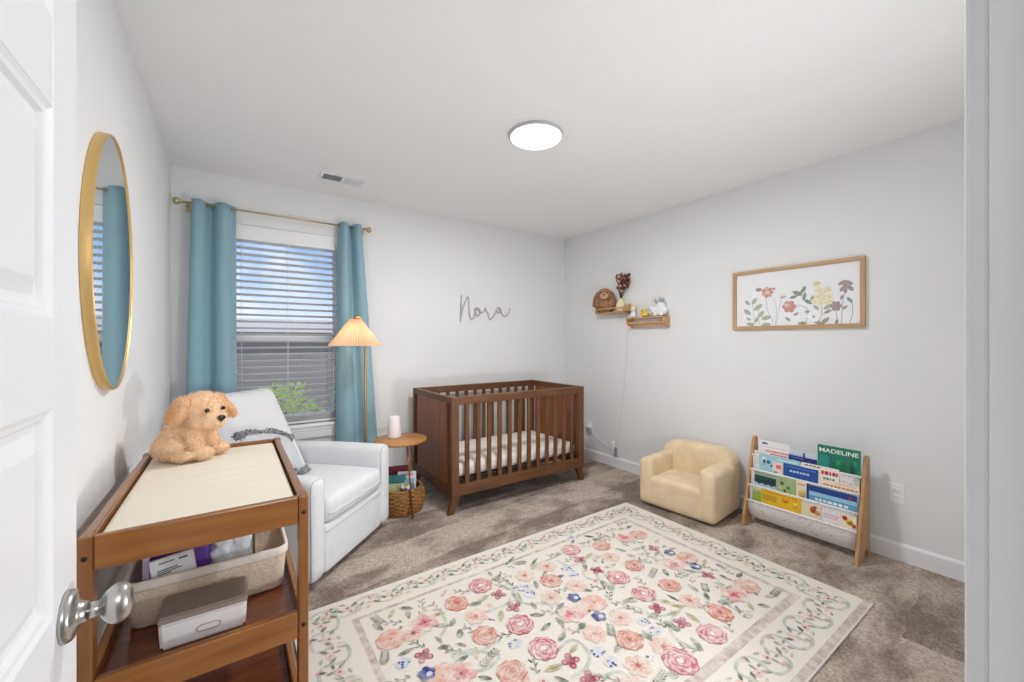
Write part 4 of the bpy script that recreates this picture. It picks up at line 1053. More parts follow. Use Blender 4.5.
# vase + dried flowers
CREM = M('pale yellow glaze', (232, 222, 176), .5)
vs = thing('bud_vase', 'round pale yellow vase of dried brown flowers on the upper pine shelf', 'vase', (3.13, 2.65, 1.557))
Mv = Matrix.Translation((3.135, 2.650, 1.558))
bm = B(); lathe(bm, [(0, 0), (.030, 0), (.040, .012), (.046, .04), (.046, .062), (.036, .092), (.018, .110), (.016, .122), (.019, .128), (.014, .128), (.012, .112), (0, .108)], 28, Mv); obj('vase_body', bm, CREM, vs)
rn = random.Random(4); bmS = B(); bmF = B(); bmG = B()
for k in range(34):
    u = rn.uniform(-1, 1); q = rn.uniform(.45, 1)
    tip = Vector((3.135 + rn.uniform(-.03, .025), 2.640 - .02 * q + u * .085 * q, 1.685 + .245 * q))
    if tip.z > 1.935: tip.z = 1.935
    tube(bmS, [(3.135, 2.650, 1.665), (Vector((3.135, 2.650, 1.68)) + tip) / 2 + Vector((0, u * .01, 0)), tip], .0012, 4)
    for j in range(6):
        c = tip + Vector((rn.uniform(-.012, .012), rn.uniform(-.016, .016), rn.uniform(-.035, .012)))
        ell(bmF, c, (rn.uniform(.007, .014), rn.uniform(.007, .014), rn.uniform(.008, .017)), None, 7, 5, mi=rn.choice((0, 0, 0, 1, 2, 3)))
obj('stems', bmS, M('dry stem', (112, 84, 62), .9), vs)
obj('dried_flowers', bmF, [M('dried brown', (98, 58, 48), .95), M('dried rust', (156, 86, 52), .95), M('dried mauve', (132, 96, 100), .95), M('dried cream', (220, 206, 192), .95)], vs)
bm = B(); ell(bm, (3.106, 2.615, 1.580), (.016, .030, .022)); ell(bm, (3.104, 2.645, 1.588), (.012, .012, .014)); tag(obj('shelf_ball', bm, M('butter cloth', (228, 214, 160), .9, bump=.2, bscale=200), smooth=True), 'small pale yellow soft shape lying behind the rail of the upper shelf', 'toy')
# lower shelf toys
WHP = M('white plush', (236, 236, 238), .95, bump=.3, bscale=120, sheen=.2); S1 = 1.4905
fg = thing('rabbit_figurine', 'small white figurine with cream head at the left of the lower shelf', 'figurine', (3.125, 2.49, S1))
bm = B(); ell(bm, (3.125, 2.49, S1 + .034), (.020, .024, .034)); ell(bm, (3.120, 2.505, S1 + .012), (.018, .014, .011)); ell(bm, (3.120, 2.475, S1 + .012), (.018, .014, .011)); bm = remesh(bm, .004, 3); obj('body', bm, WHP, fg)
bm = B(); ell(bm, (3.122, 2.492, S1 + .083), (.021, .025, .024)); ell(bm, (3.126, 2.504, S1 + .113), (.006, .008, .020)); ell(bm, (3.126, 2.480, S1 + .113), (.006, .008, .020)); bm = remesh(bm, .004, 3); obj('head', bm, M('cream plush', (236, 222, 190), .95), fg)
def face_me(b, c, a):
    T = Matrix.Rotation(R(a), 3, 'Z')
    for v in b.verts:
        q = T @ Vector((v.co.x - c[0], v.co.y - c[1], 0)); v.co.x = c[0] + q.x; v.co.y = c[1] + q.y
YEL = M('yellow plush', (240, 210, 96), .9, bump=.15, bscale=150)
dk = thing('toy_duck', 'small yellow toy with dark eyes in the middle of the lower shelf', 'toy', (3.115, 2.36, S1))
bm = B(); ell(bm, (3.12, 2.36, S1 + .028), (.030, .042, .028)); ell(bm, (3.108, 2.36, S1 + .052), (.024, .034, .026)); bm = remesh(bm, .004, 3); obj('body', bm, YEL, dk)
for s in (-1, 1):
    bm = B(); ell(bm, (3.087, 2.36 + s * .017, S1 + .056), (.005, .0065, .0065), None, 10, 8); face_me(bm, (3.112, 2.36), 40); obj('eye', bm, M('dark brown bead', (86, 52, 24), .3), dk)
bm = B(); ell(bm, (3.084, 2.36, S1 + .044), (.008, .009, .005), None, 10, 8); face_me(bm, (3.112, 2.36), 40); obj('beak', bm, M('orange felt', (226, 150, 50), .8), dk)
wu = thing('plush_lamb', 'white plush toy with grey tufts on top at the right of the lower shelf', 'stuffed animal', (3.13, 2.22, S1))
bm = B()
for c, r_ in (((3.135, 2.205, S1 + .052), (.036, .070, .048)), ((3.118, 2.275, S1 + .060), (.030, .034, .034)), ((3.105, 2.24, S1 + .014), (.022, .018, .014)), ((3.105, 2.175, S1 + .014), (.022, .018, .014)), ((3.14, 2.205, S1 + .10), (.026, .042, .032))): ell(bm, c, r_)
bm = remesh(bm, .005, 4); furry(bm, 1600, .007, .001, .2); obj('body', bm, WHP, wu)
bm = B()
GRY = M('grey felt', (158, 160, 164), .95)
for y0, y1, z1 in ((2.235, 2.262, .150), (2.215, 2.20, .165), (2.195, 2.165, .150)):
    t = B(); ell(t, (3.135, (y0 + y1) / 2, S1 + .118 + (z1 - .118) / 2), (.009, .013, .030), Matrix.Rotation(math.atan2(y0 - y1, z1 - .095), 3, 'X')); merge(bm, t, 0)
bm = remesh(bm, .004, 2); obj('tuft', bm, GRY, wu, label='grey felt tufts')
bm = B(); ell(bm, (3.089, 2.278, S1 + .058), (.006, .009, .007), None, 10, 8); obj('nose', bm, M('pink grey felt', (170, 140, 140), .9), wu)
for s in (-1, 1):
    bm = B(); ell(bm, (3.094, 2.275 + s * .018, S1 + .072), (.004, .0045, .0045), None, 10, 8); obj('eye', bm, BLK, wu)

# ================================================================== FRAMED PRINT
FRW = wood('light oak frame', (196, 162, 120), (176, 140, 98), 'y', .5); FRV = wood('light oak frame upright', (196, 162, 120), (176, 140, 98), 'z', .5)
fy0_, fy1_, fz0, fz1 = .795, 1.582, 1.355, 1.79
pic = thing('framed_print', 'wide oak framed print of wildflowers on the right wall', 'picture', (3.165, (fy0_ + fy1_) / 2, fz0))
fx0, fx1, fw_ = 3.154, 3.1795, .024
for z in (fz0, fz1 - fw_):
    bm = B(); box(bm, (fx0, fy0_, z), (fx1, fy1_, z + fw_), .002); obj('frame_rail', bm, FRW, pic)
for y in (fy0_, fy1_ - fw_):
    bm = B(); box(bm, (fx0, y, fz0 + fw_), (fx1, y + fw_, fz1 - fw_), .002); obj('frame_stile', bm, FRV, pic)
bm = B(); box(bm, (3.168, fy0_ + fw_ - .002, fz0 + fw_ - .002), (3.174, fy1_ - fw_ + .002, fz1 - fw_ + .002))
prt = obj('print', bm, M('print paper', (236, 237, 240), .75), pic)
PCOL = {'sage': (138, 150, 118), 'dkgreen': (92, 108, 88), 'slate': (96, 108, 118), 'pink': (196, 142, 136), 'rose': (182, 104, 90), 'plum': (128, 98, 104), 'cream': (228, 218, 176), 'olive': (122, 116, 84), 'stem': (150, 160, 150), 'white': (246, 246, 248), 'gold': (206, 190, 120), 'peach': (226, 190, 170)}
PN = list(PCOL); PM = [M('print ' + k, tuple(int(q + (238 - q) * .36) for q in v), .8, var=.10, vscale=60) for k, v in PCOL.items()]
bm = B(); lay = [0]
def PP(x, y, z6=True):
    p = on_x((730 if z6 else 795) + x / 8.03, 250 + y / 8.03, 3.168); return Vector((3.168, p.y, p.z))
def pblob(x, y, rx, ry, ang, c, z6=True, n=16, pointy=False):
    lay[0] += 1; o = PP(x, y, z6); f = 1 / 8.03 * .0066
    pts = []
    for k in range(n):
        t = 2 * PI * k / n; a, b = rx * math.cos(t), ry * math.sin(t) * (abs(math.sin(t)) ** .6 if pointy else 1)
        ca, sa = math.cos(R(ang)), math.sin(R(ang))
        yy, zz = a * ca - b * sa, a * sa + b * ca
        y_, z_ = o.y - yy * f, o.z + zz * f
        y_ = max(fy0_ + fw_, min(fy1_ - fw_, y_)); z_ = max(fz0 + fw_, min(fz1 - fw_, z_))
        pts.append((3.1678 - lay[0] * .000006, y_, z_))
    plate(bm, pts, PN.index(c))
def pstem(pts, c, z6=True, w_=4):
    lay[0] += 1; P = catmull([PP(x, y, z6) for x, y in pts], 6); f = w_ / 8.03 * .0066 / 2
    for k in range(len(P) - 1):
        a, b = P[k], P[k + 1]; d = (b - a); n_ = Vector((0, -d.z, d.y)).normalized() * f
        X = 3.1678 - lay[0] * .000006
        plate(bm, [(X, (q.y), max(fz0 + fw_, q.z)) for q in (a + n_, b + n_, b - n_, a - n_)], PN.index(c))
for pts in ([(290, 380), (300, 480), (340, 560), (345, 600)], [(350, 380), (372, 470), (366, 600)], [(412, 390), (390, 500), (368, 600)], [(195, 600), (190, 500), (175, 430)], [(520, 450), (575, 446)], [(240, 600), (225, 520), (240, 460)]): pstem(pts, 'stem')
for pts in ([(30, 445), (85, 460), (100, 500), (90, 592)], [(210, 440), (216, 500), (190, 585)], [(402, 345), (385, 410), (372, 592)], [(440, 400), (462, 450), (460, 520), (440, 585)], [(330, 480), (340, 590)], [(290, 450), (220, 520)]): pstem(pts, 'slate', False)
for x, y, a, s in ((140, 425, -50, 30), (195, 412, 55, 36), (225, 460, 35, 42), (140, 500, -40, 40), (250, 515, 50, 36), (215, 560, 60, 30), (290, 545, 10, 40), (150, 555, -30, 24), (290, 600, 5, 38), (165, 597, -10, 34)): pblob(x, y, s, s * .5, a, 'sage', pointy=True)
for x, y, a, s, c in ((540, 345, -25, 38, 'dkgreen'), (510, 378, 10, 30, 'dkgreen'), (465, 555, -40, 26, 'slate'), (530, 515, 30, 22, 'slate')): pblob(x, y, s, s * .45, a, c, pointy=True)
for x, y, a, s, c in ((20, 350, -25, 40, 'dkgreen'), (65, 322, 60, 36, 'dkgreen'), (75, 372, 75, 34, 'dkgreen'), (105, 415, -35, 36, 'dkgreen'), (140, 385, 60, 28, 'dkgreen'), (105, 495, 0, 26, 'dkgreen'), (170, 462, -45, 28, 'sage'), (262, 455, 35, 34, 'sage'), (262, 495, 25, 30, 'olive'), (240, 570, 45, 40, 'olive'), (180, 578, -35, 38, 'olive'), (60, 588, 0, 34, 'olive'), (440, 400, -50, 28, 'slate'), (375, 380, 70, 22, 'plum'), (335, 578, 80, 24, 'dkgreen'), (400, 462, 40, 24, 'plum')): pblob(x, y, s, s * .42, a, c, False, pointy=True)
pblob(230, 320, 26, 17, 0, 'plum'); pblob(425, 378, 24, 12, 10, 'pink')
for k in range(7): pblob(300 + 26 * math.cos(k * .9), 340 + 24 * math.sin(k * .9), 24, 17, -k * 51.5, 'pink' if k % 2 else 'rose')
pblob(300, 340, 16, 15, 0, 'peach'); pblob(350, 312, 14, 10, 0, 'rose')
for k in range(6): pblob(475 + 28 * math.cos(k * 1.05), 455 + 24 * math.sin(k * 1.05), 28, 22, -k * 60, 'rose')
pblob(462, 446, 22, 20, 0, 'pink'); pblob(452, 440, 12, 12, 0, 'peach'); pblob(500, 470, 14, 24, 20, 'rose')
for k, (x, y) in enumerate(((175, 272), (190, 320), (230, 332), (268, 318), (178, 372), (228, 382), (272, 376), (200, 420), (246, 418), (160, 410), (280, 408), (210, 350))):
    pblob(x, y, 28, 22, k * 40, 'cream', False); pblob(x + 4, y + 2, 10, 8, 0, 'gold', False)
pblob(178, 268, 24, 14, 10, 'gold', False)
for k in range(6): pblob(150 + 28 * math.cos(k * 1.05), 530 + 28 * math.sin(k * 1.05), 24, 20, -k * 60, 'white', False)
pblob(150, 535, 9, 9, 0, 'olive', False)
for k in range(6): pblob(330 + 22 * math.cos(k * 1.05), 450 + 20 * math.sin(k * 1.05), 22, 15, -k * 60, 'plum', False)
for x, y, a, s in ((380, 262, 30, 30), (430, 262, -30, 30), (405, 275, 90, 30), (380, 310, 60, 26), (445, 305, -50, 28), (405, 320, 90, 26)): pblob(x, y, s, s * .5, a, 'plum', False)
pblob(407, 300, 10, 8, 0, 'olive', False)
obj('flower_art', bm, PM, prt)

# ================================================================== NAME SIGN, VENT, OUTLETS
sg = [(247, 172), (241, 250), (236, 400), (233, 475), (240, 420), (262, 320), (295, 230), (318, 190), (326, 215), (330, 300), (338, 400), (356, 444), (384, 430), (398, 372), (392, 336), (412, 318), (444, 326), (458, 360), (444, 398), (420, 404), (404, 366), (418, 336), (470, 368), (505, 352), (520, 318), (526, 352), (548, 378), (555, 426), (574, 446), (606, 418), (640, 352), (664, 314), (688, 322), (690, 352), (662, 372), (642, 352), (664, 318), (690, 340), (706, 388), (738, 412), (776, 384), (800, 318)]
bm = B(); tube(bm, catmull([on_y(440 + x / 11.38, 280 + y / 11.38, 3.500) for x, y in sg], 5), .0060, 8)
nm_ = obj('name_sign', bm, M('greige painted wood', (182, 178, 175), .6)); tag(nm_, 'thin greige cursive word sign on the wall above the crib', 'wall sign')
vt_ = thing('ceiling_vent', 'white rectangular air register in the ceiling near the window', 'vent', (.66, 3.11, CEIL - .012))
bm = B(); vx0, vx1, vy0, vy1 = .505, .815, 3.035, 3.185
for lo, hi in (((vx0, vy0), (vx1, vy0 + .024)), ((vx0, vy1 - .024), (vx1, vy1)), ((vx0, vy0 + .024), (vx0 + .024, vy1 - .024)), ((vx1 - .024, vy0 + .024), (vx1, vy1 - .024)), (((vx0 + vx1) / 2 - .008, vy0 + .024), ((vx0 + vx1) / 2 + .008, vy1 - .024))): box(bm, lo + (CEIL - .007,), hi + (CEIL - .0005,), .002)
obj('vent_frame', bm, TRIM, vt_)
bm = B(); box(bm, (vx0 + .02, vy0 + .02, CEIL - .0015), (vx1 - .02, vy1 - .02, CEIL - .0005)); obj('vent_duct', bm, M('vent dark', (120, 122, 126), .8), vt_)
for s_, (xa, xb, ti) in enumerate(((vx0 + .024, (vx0 + vx1) / 2 - .008, 52), ((vx0 + vx1) / 2 + .008, vx1 - .024, -50))):
    bm = B()
    for k in range(8):
        y = vy0 + .031 + k * .0127
        box(bm, (xa, y - .0065, -.0005), (xb, y + .0065, .0005), mat=Matrix.Translation((0, y, CEIL - .0058)) @ Matrix.Rotation(R(ti * .55), 4, 'X') @ Matrix.Translation((0, -y, 0)))
    obj('louvers', bm, M('vent louver', (214, 215, 217), .5), vt_)
PLT = M('outlet plastic', (240, 240, 242), .4)
def outlet(y, z, label):
    t = thing('wall_outlet', label, 'outlet', (XR, y, z - .057))
    bm = B(); box(bm, (XR - .006, y - .036, z - .058), (XR - .0003, y + .036, z + .058), .003); pl = obj('cover_plate', bm, PLT, t)
    for dz in (-.0195, .0195):
        bm = B(); rbox(bm, (XR - .0085, y - .0165, z + dz - .014), (XR - .005, y + .0165, z + dz + .014), .003, m=3); rc = obj('receptacle', bm, PLT, t, smooth=True)
        for dy in (-.0065, .0065):
            bm = B(); box(bm, (XR - .0088, y + dy - .0012, z + dz - .003), (XR - .0082, y + dy + .0012, z + dz + .006)); obj('slot', bm, DARK, rc)
    return t
outlet(.657, .382, 'white wall outlet right of the book rack')
outlet(3.105, .345, 'white wall outlet beside the right end of the crib')
pg = thing('night_light', 'white plug with a dark face in the outlet beside the crib', 'plug', (XR - .03, 3.105, .29))
bm = B(); rbox(bm, (XR - .048, 3.075, .292), (XR - .0092, 3.125, .338), .008); obj('plug_body', bm, M('grey plug', (150, 152, 158), .5), pg, smooth=True)
bm = B(); rbox(bm, (XR - .046, 3.078, .3385), (XR - .0092, 3.122, .362), .006); obj('plug_cap', bm, PLT, pg, smooth=True)
ad = thing('power_adapter', 'white adapter box hanging low on the wall at the end of the thin cable', 'adapter', (XR - .02, 2.775, .12))
bm = B(); rbox(bm, (XR - .030, 2.755, .135), (XR - .001, 2.79, .255), .006); obj('adapter_body', bm, PLT, ad, smooth=True)
bm = B(); rbox(bm, (XR - .026, 2.728, .11), (XR - .001, 2.752, .20), .005); obj('adapter_plug', bm, M('grey adapter', (150, 150, 154), .5), ad, smooth=True)
bm = B(); P = catmull([(XR - .004, 2.60, 1.385), (XR - .004, 2.615, 1.1), (XR - .004, 2.65, .75), (XR - .004, 2.70, .40), (XR - .006, 2.745, .23), (XR - .012, 2.765, .262)], 10); tube(bm, P, .0022, 6)
tag(obj('cable', bm, M('pale cable', (214, 214, 216), .5)), 'thin pale cable running down the right wall from the lower shelf', 'cable')
bm = B(); P = catmull([(XR - .012, 3.068, .300), (XR - .006, 3.04, .27), (XR - .012, 2.98, .235), (XR - .010, 2.88, .185), (XR - .010, 2.80, .165)], 8); tube(bm, P, .002, 6)
tag(obj('cable', bm, M('pale cable', (214, 214, 216), .5)), 'thin pale cable from the crib outlet to the adapter', 'cable')
# ================================================================== RUG
RX0, RX1, RY0_, RY1_ = .215, 2.535, .605, 2.09
def rugmat(name, c, fade=.25, sc_=26):
    """woven colour, worn toward the cream ground in small flecks"""
    m = bpy.data.materials.new('rug ' + name); m.use_nodes = True
    nt = m.node_tree; n = nt.nodes; l = nt.links; b = n['Principled BSDF']; b.inputs['Roughness'].default_value = .95; b.inputs['Specular IOR Level'].default_value = .1
    tc = n.new('ShaderNodeTexCoord'); nz = n.new('ShaderNodeTexNoise'); nz.inputs['Scale'].default_value = sc_; nz.inputs['Detail'].default_value = 6
    l.new(tc.outputs['Object'], nz.inputs['Vector'])
    rp = n.new('ShaderNodeValToRGB'); rp.color_ramp.elements[0].position = .35; rp.color_ramp.elements[1].position = .72
    g = (226, 219, 210); f = tuple(c[i] + (g[i] - c[i]) * fade for i in range(3)); f2 = tuple(c[i] + (g[i] - c[i]) * min(1, fade * 2.2) for i in range(3))
    rp.color_ramp.elements[0].color = lin(c); rp.color_ramp.elements[1].color = lin(f2); l.new(nz.outputs['Fac'], rp.inputs['Fac'])
    wv = n.new('ShaderNodeTexNoise'); wv.inputs['Scale'].default_value = 260; l.new(tc.outputs['Object'], wv.inputs['Vector'])
    r2 = n.new('ShaderNodeValToRGB'); r2.color_ramp.elements[0].position = .3; r2.color_ramp.elements[1].position = .7; r2.color_ramp.elements[0].color = (.82, .82, .82, 1); r2.color_ramp.elements[1].color = (1.1, 1.1, 1.1, 1)
    l.new(wv.outputs['Fac'], r2.inputs['Fac'])
    mx = n.new('ShaderNodeMix'); mx.data_type = 'RGBA'; mx.blend_type = 'MULTIPLY'; mx.inputs['Factor'].default_value = 1
    l.new(rp.outputs['Color'], mx.inputs['A']); l.new(r2.outputs['Color'], mx.inputs['B']); l.new(mx.outputs['Result'], b.inputs['Base Color'])
    return m
RC = {'ground': (226, 219, 210), 'line': (186, 170, 162), 'rose': (184, 104, 118), 'rosed': (164, 78, 96), 'rosel': (222, 166, 170), 'cream': (236, 222, 208), 'coral': (196, 124, 112), 'corald': (178, 92, 82), 'corall': (218, 162, 146),
      'peach': (220, 190, 177), 'peachd': (208, 152, 138), 'plum': (150, 72, 90), 'plumd': (150, 80, 92), 'blue': (82, 92, 150), 'blued': (58, 64, 124), 'sky': (196, 204, 216), 'leaf': (116, 126, 112), 'leafd': (94, 106, 96), 'vine': (178, 186, 174), 'vinel': (198, 204, 190), 'olive': (180, 172, 128), 'twig': (140, 112, 118), 'pink': (218, 160, 162), 'pinkd': (208, 124, 134), 'salmon': (218, 166, 148), 'tan': (186, 156, 130)}
RN = list(RC); RM = [rugmat(k, v, .10 if k == 'ground' else (.30 if k in ('rose', 'rosed', 'coral', 'corald', 'plum', 'plumd', 'blue', 'blued', 'pinkd') else .42)) for k, v in RC.items()]
bm = B(); ZT = .0085
box(bm, (RX0, RY0_, .0005), (RX1, RY1_, ZT), .003, mi=RN.index('ground'))
lyr = [0]
TOPS = [0.0]
def zl(k): return ZT + .00012 + k * .00013 + (lyr[0] % 40) * .000003
def inside(x, y): return (max(RX0 + .004, min(RX1 - .004, x)), max(RY0_ + .004, min(RY1_ - .004, y)))
def blob(x, y, rx, ry, a, c, k, n=12, point=False, scal=0, sn=6):
    lyr[0] += 1
    pts = []
    for q in range(n):
        t = 2 * PI * q / n; s = 1 + scal * math.cos(sn * t)
        u, v = rx * s * math.cos(t), ry * s * math.sin(t) * (abs(math.sin(t)) ** .7 if point else 1)
        X, Y = inside(x + u * math.cos(a) - v * math.sin(a), y + u * math.sin(a) + v * math.cos(a))
        pts.append((X, Y, zl(k)))
    plate(bm, pts, RN.index(c))
def ribbon(P, w_, c, k, taper=False):
    lyr[0] += 1
    P = catmull([(p[0], p[1], 0) for p in P], 8 if len(P) < 12 else 3); N = len(P); L = []; Q = []
    for i, p in enumerate(P):
        d = (P[min(N - 1, i + 1)] - P[max(0, i - 1)]); d = d.normalized() if d.length > 1e-9 else Vector((1, 0, 0)); nn_ = Vector((-d.y, d.x, 0))
        ww = w_ * (1 if not taper else max(.25, math.sin(PI * (i + .5) / N)))
        a = p + nn_ * ww / 2; b = p - nn_ * ww / 2
        L.append(inside(a.x, a.y)); Q.append(inside(b.x, b.y))
    for i in range(N - 1): plate(bm, [(L[i][0], L[i][1], zl(k)), (L[i + 1][0], L[i + 1][1], zl(k)), (Q[i + 1][0], Q[i + 1][1], zl(k)), (Q[i][0], Q[i][1], zl(k))], RN.index(c))
rg = random.Random(21)
def rose(x, y, r_, pal=('rose', 'rosed', 'rosel'), k=20):
    m_, d_, l_ = pal; a0 = rg.uniform(0, 6.28); ecc = rg.uniform(.86, 1.0)
    blob(x, y, r_, r_ * ecc, a0, d_, k, 40, scal=.06, sn=9)
    for ring, (rr, cnt, pr) in enumerate(((.80, 11, .24), (.56, 8, .22), (.32, 5, .19))):
        for q in range(cnt):
            t = a0 + q * 2 * PI / cnt + ring * .5
            cx_, cy_ = x + rr * r_ * math.cos(t), y + rr * r_ * math.sin(t) * ecc
            blob(cx_, cy_, pr * r_ * .86, pr * r_ * 1.16, t, m_ if (q + ring) % 2 else l_, k + 1 + ring * 2, 10)
            blob(cx_ - .05 * r_ * math.cos(t), cy_ - .05 * r_ * math.sin(t), pr * r_ * .40, pr * r_ * .86, t, l_ if (q + ring) % 2 else m_, k + 2 + ring * 2, 8)
    blob(x, y, r_ * .20, r_ * .18, 0, 'cream' if m_ == 'rose' else d_, k + 7, 10)
    if m_ != 'rose':
        for q in range(4): blob(x + .16 * r_ * math.cos(q * 1.57), y + .16 * r_ * math.sin(q * 1.57), r_ * .07, r_ * .13, q * 1.57, m_, k + 8, 6)
def daisy(x, y, r_):
    a0 = rg.uniform(0, 6.28)
    for q in range(7):
        t = a0 + q * 2 * PI / 7; blob(x + .52 * r_ * math.cos(t), y + .52 * r_ * math.sin(t), .46 * r_, .33 * r_, t, 'peach', 14 + q % 2, 12)
    for q in range(7):
        t = a0 + q * 2 * PI / 7; blob(x + .34 * r_ * math.cos(t), y + .34 * r_ * math.sin(t), .24 * r_, .07 * r_, t, 'peachd', 17, 8)
    blob(x, y, .22 * r_, .2 * r_, 0, 'coral', 18, 10); blob(x, y, .1 * r_, .1 * r_, 0, 'corald', 19, 8)
def plumf(x, y, r_=.036):
    a0 = rg.uniform(0, 6.28)
    for q in range(4):
        t = a0 + q * 1.57; blob(x + .6 * r_ * math.cos(t), y + .6 * r_ * math.sin(t), .50 * r_, .40 * r_, t, 'plum', 16, 10); blob(x + .75 * r_ * math.cos(t), y + .75 * r_ * math.sin(t), .18 * r_, .26 * r_, t, 'pinkd', 17, 8)
    blob(x, y, .24 * r_, .24 * r_, 0, 'plumd', 18, 8)
def bluef(x, y, r_=.034):
    a0 = rg.uniform(0, 6.28)
    for q in range(5):
        t = a0 + q * 1.257; blob(x + .55 * r_ * math.cos(t), y + .55 * r_ * math.sin(t), .5 * r_, .46 * r_, t, 'blue' if q % 2 else 'blued', 26 + q % 2, 10)
    blob(x + .2 * r_, y - .2 * r_, .36 * r_, .34 * r_, 0, 'sky', 28, 10)
def leaf(x, y, L=.05, a=None, c='leaf', w_=.34):
    a = rg.uniform(0, 3.14) if a is None else a
    blob(x, y, L / 2 * 1.15, L * w_ * .62, a, c, 12, 14, True); blob(x, y, L * .5, L * .035, a, 'leafd' if c == 'leaf' else 'leaf', 13, 6)
def twig(x, y, L=.075, a=None, c='twig'):
    a = rg.uniform(0, 3.14) if a is None else a; ca, sa = math.cos(a), math.sin(a)
    ribbon([(x - ca * L / 2, y - sa * L / 2), (x + sa * .004, y - ca * .004), (x + ca * L / 2, y + sa * L / 2)], .0035, 'leaf', 12)
    for q in (-.4, -.15, .1, .35, .5):
        s = 1 if int(q * 20) % 2 else -1
        blob(x + ca * L * q - sa * .011 * s, y + sa * L * q + ca * .011 * s, .0125, .0042, a + s * .7, c, 13, 8, True)
def fern(x, y, L=.10, a=.4):
    ca, sa = math.cos(a), math.sin(a); ribbon([(x - ca * L / 2, y - sa * L / 2), (x + ca * L / 2, y + sa * L / 2)], .004, 'leaf', 12)
    for q in range(6):
        t = -.42 + q * .16
        for s in (-1, 1): blob(x + ca * L * t - sa * .011 * s, y + sa * L * t + ca * .011 * s, .015 - .0012 * q, .0042, a + s * .65, 'leafd' if q % 2 else 'leaf', 13, 8, True)
def specks(x, y, r_=.032):
    blob(x, y, r_, r_ * .8, 0, 'sky', 9, 14, scal=.1, sn=5)
    for q in range(5): blob(x + rg.uniform(-.8, .8) * r_, y + rg.uniform(-.7, .7) * r_, .0065, .0055, 0, 'blue' if q % 2 else 'blued', 11, 8)
def bouquet(ps, pp, blues):
    for (u, v) in (ps,): p = on_z(u, v, .009); rose(p.x, p.y, .060, ('salmon', 'coral', 'corall'), 18)
    for (u, v) in (pp,):
        p = on_z(u, v, .009)
        for q in range(6):
            t = q * 1.05 + .4; blob(p.x + .03 * math.cos(t), p.y + .03 * math.sin(t), .032, .024, t, 'pink' if q % 2 else 'peach', 22 + q % 2, 12)
        for q in range(4): blob(p.x + .015 * math.cos(q * 1.57), p.y + .015 * math.sin(q * 1.57), .018, .012, q * 1.57, 'pinkd', 24, 10)
        blob(p.x, p.y, .008, .008, 0, 'plum', 25, 8)
    m_ = (on_z(*ps, .009) + on_z(*pp, .009)) / 2
    blob(m_.x, m_.y, .045, .036, .5, 'peach', 17, 16, scal=.1, sn=5); blob(m_.x + .01, m_.y - .03, .009, .008, 0, 'plumd', 27, 8)
    for (u, v) in blues: p = on_z(u, v, .009); bluef(p.x, p.y)
def at(l, f):
    for q in l: p = on_z(q[0], q[1], .009); f(p.x, p.y, *q[2:])
def vine(ps, w_=.020, c='vine', k=3): ribbon([(lambda p: (p.x, p.y))(on_z(u, v, .009)) for u, v in ps], w_, c, k)
# inner framing line
def rect_line(x0, y0, x1, y1, wx, wy0, wy1, c, k):
    for a in ((x0, y0, x0 + wx, y1), (x1 - wx, y0, x1, y1), (x0 + wx, y0, x1 - wx, y0 + wy0), (x0 + wx, y1 - wy1, x1 - wx, y1)): plate(bm, [(a[0], a[1], zl(k)), (a[2], a[1], zl(k)), (a[2], a[3], zl(k)), (a[0], a[3], zl(k))], RN.index(c))
rect_line(.445, .825, 2.305, 1.915, .028, .042, .020, 'line', 2)
plate(bm, [(RX0 + .004, RY0_ + .006, zl(2)), (RX1 - .004, RY0_ + .006, zl(2)), (RX1 - .004, RY0_ + .038, zl(2)), (RX0 + .004, RY0_ + .038, zl(2))], RN.index('line'))
# field: sage scrolling stems first
for ps in ([(440, 608), (446, 625), (440, 640), (452, 652), (476, 652), (500, 640)], [(452, 658), (470, 650), (484, 652), (500, 655)], [(497, 575), (512, 586), (510, 600), (502, 606), (486, 612)], [(510, 600), (530, 604), (548, 602), (552, 610)],
           [(552, 655), (572, 640), (588, 652), (586, 668), (570, 678)], [(586, 668), (600, 676), (620, 672), (634, 682)], [(610, 612), (632, 606), (656, 616), (676, 612), (682, 606)], [(676, 612), (670, 628), (678, 640), (690, 646), (704, 650)], [(586, 560), (584, 575), (598, 580), (592, 566)], [(586, 560), (570, 566), (556, 560)], [(640, 545), (648, 556), (640, 562), (632, 556)], [(648, 556), (664, 560), (658, 550)],
           [(690, 578), (712, 576), (722, 588), (722, 600)], [(722, 600), (736, 610), (752, 612)], [(680, 578), (696, 572), (712, 576)], [(530, 566), (548, 560), (566, 552), (590, 545)], [(540, 604), (560, 606), (566, 622)], [(500, 657), (488, 668), (472, 672)], [(600, 534), (616, 538), (640, 542)]): vine(ps, .016)
at([(480.7, 585.7), (520.3, 624.7), (543.5, 648.6), (617.8, 577.5), (643.8, 594), (712, 634), (571, 550)], lambda x, y: rose(x, y, .063))
at([(456.7, 603.5), (485, 635.6), (512, 672), (551, 581), (634.3, 565.7), (601.5, 546), (669.6, 585.6), (720, 613), (629.4, 640)], lambda x, y: rose(x, y, .058, ('coral', 'corald', 'corall')))
at([(475.9, 616.5), (525, 576), (547, 566.5), (576, 586), (551, 598), (610.5, 557), (620.5, 618), (690, 601), (595, 634), (663, 647), (638, 666)], lambda x, y: daisy(x, y, .057))
at([(498.4, 594.6), (513.4, 607.2), (579.6, 559.6), (597, 570.5), (654, 548.5), (657, 608.2), (708, 575), (682, 622.8), (570.5, 661), (590, 679), (424, 656)], plumf)
bouquet((594.5, 603), (571, 614.6), [(574, 598), (599, 616.5)])
bouquet((687.5, 557.8), (674.5, 564.6), [(669.6, 553), (695.8, 566.7)])
bouquet((747, 586), (733.5, 595), [])
bouquet((638, 535), (625, 538), [])
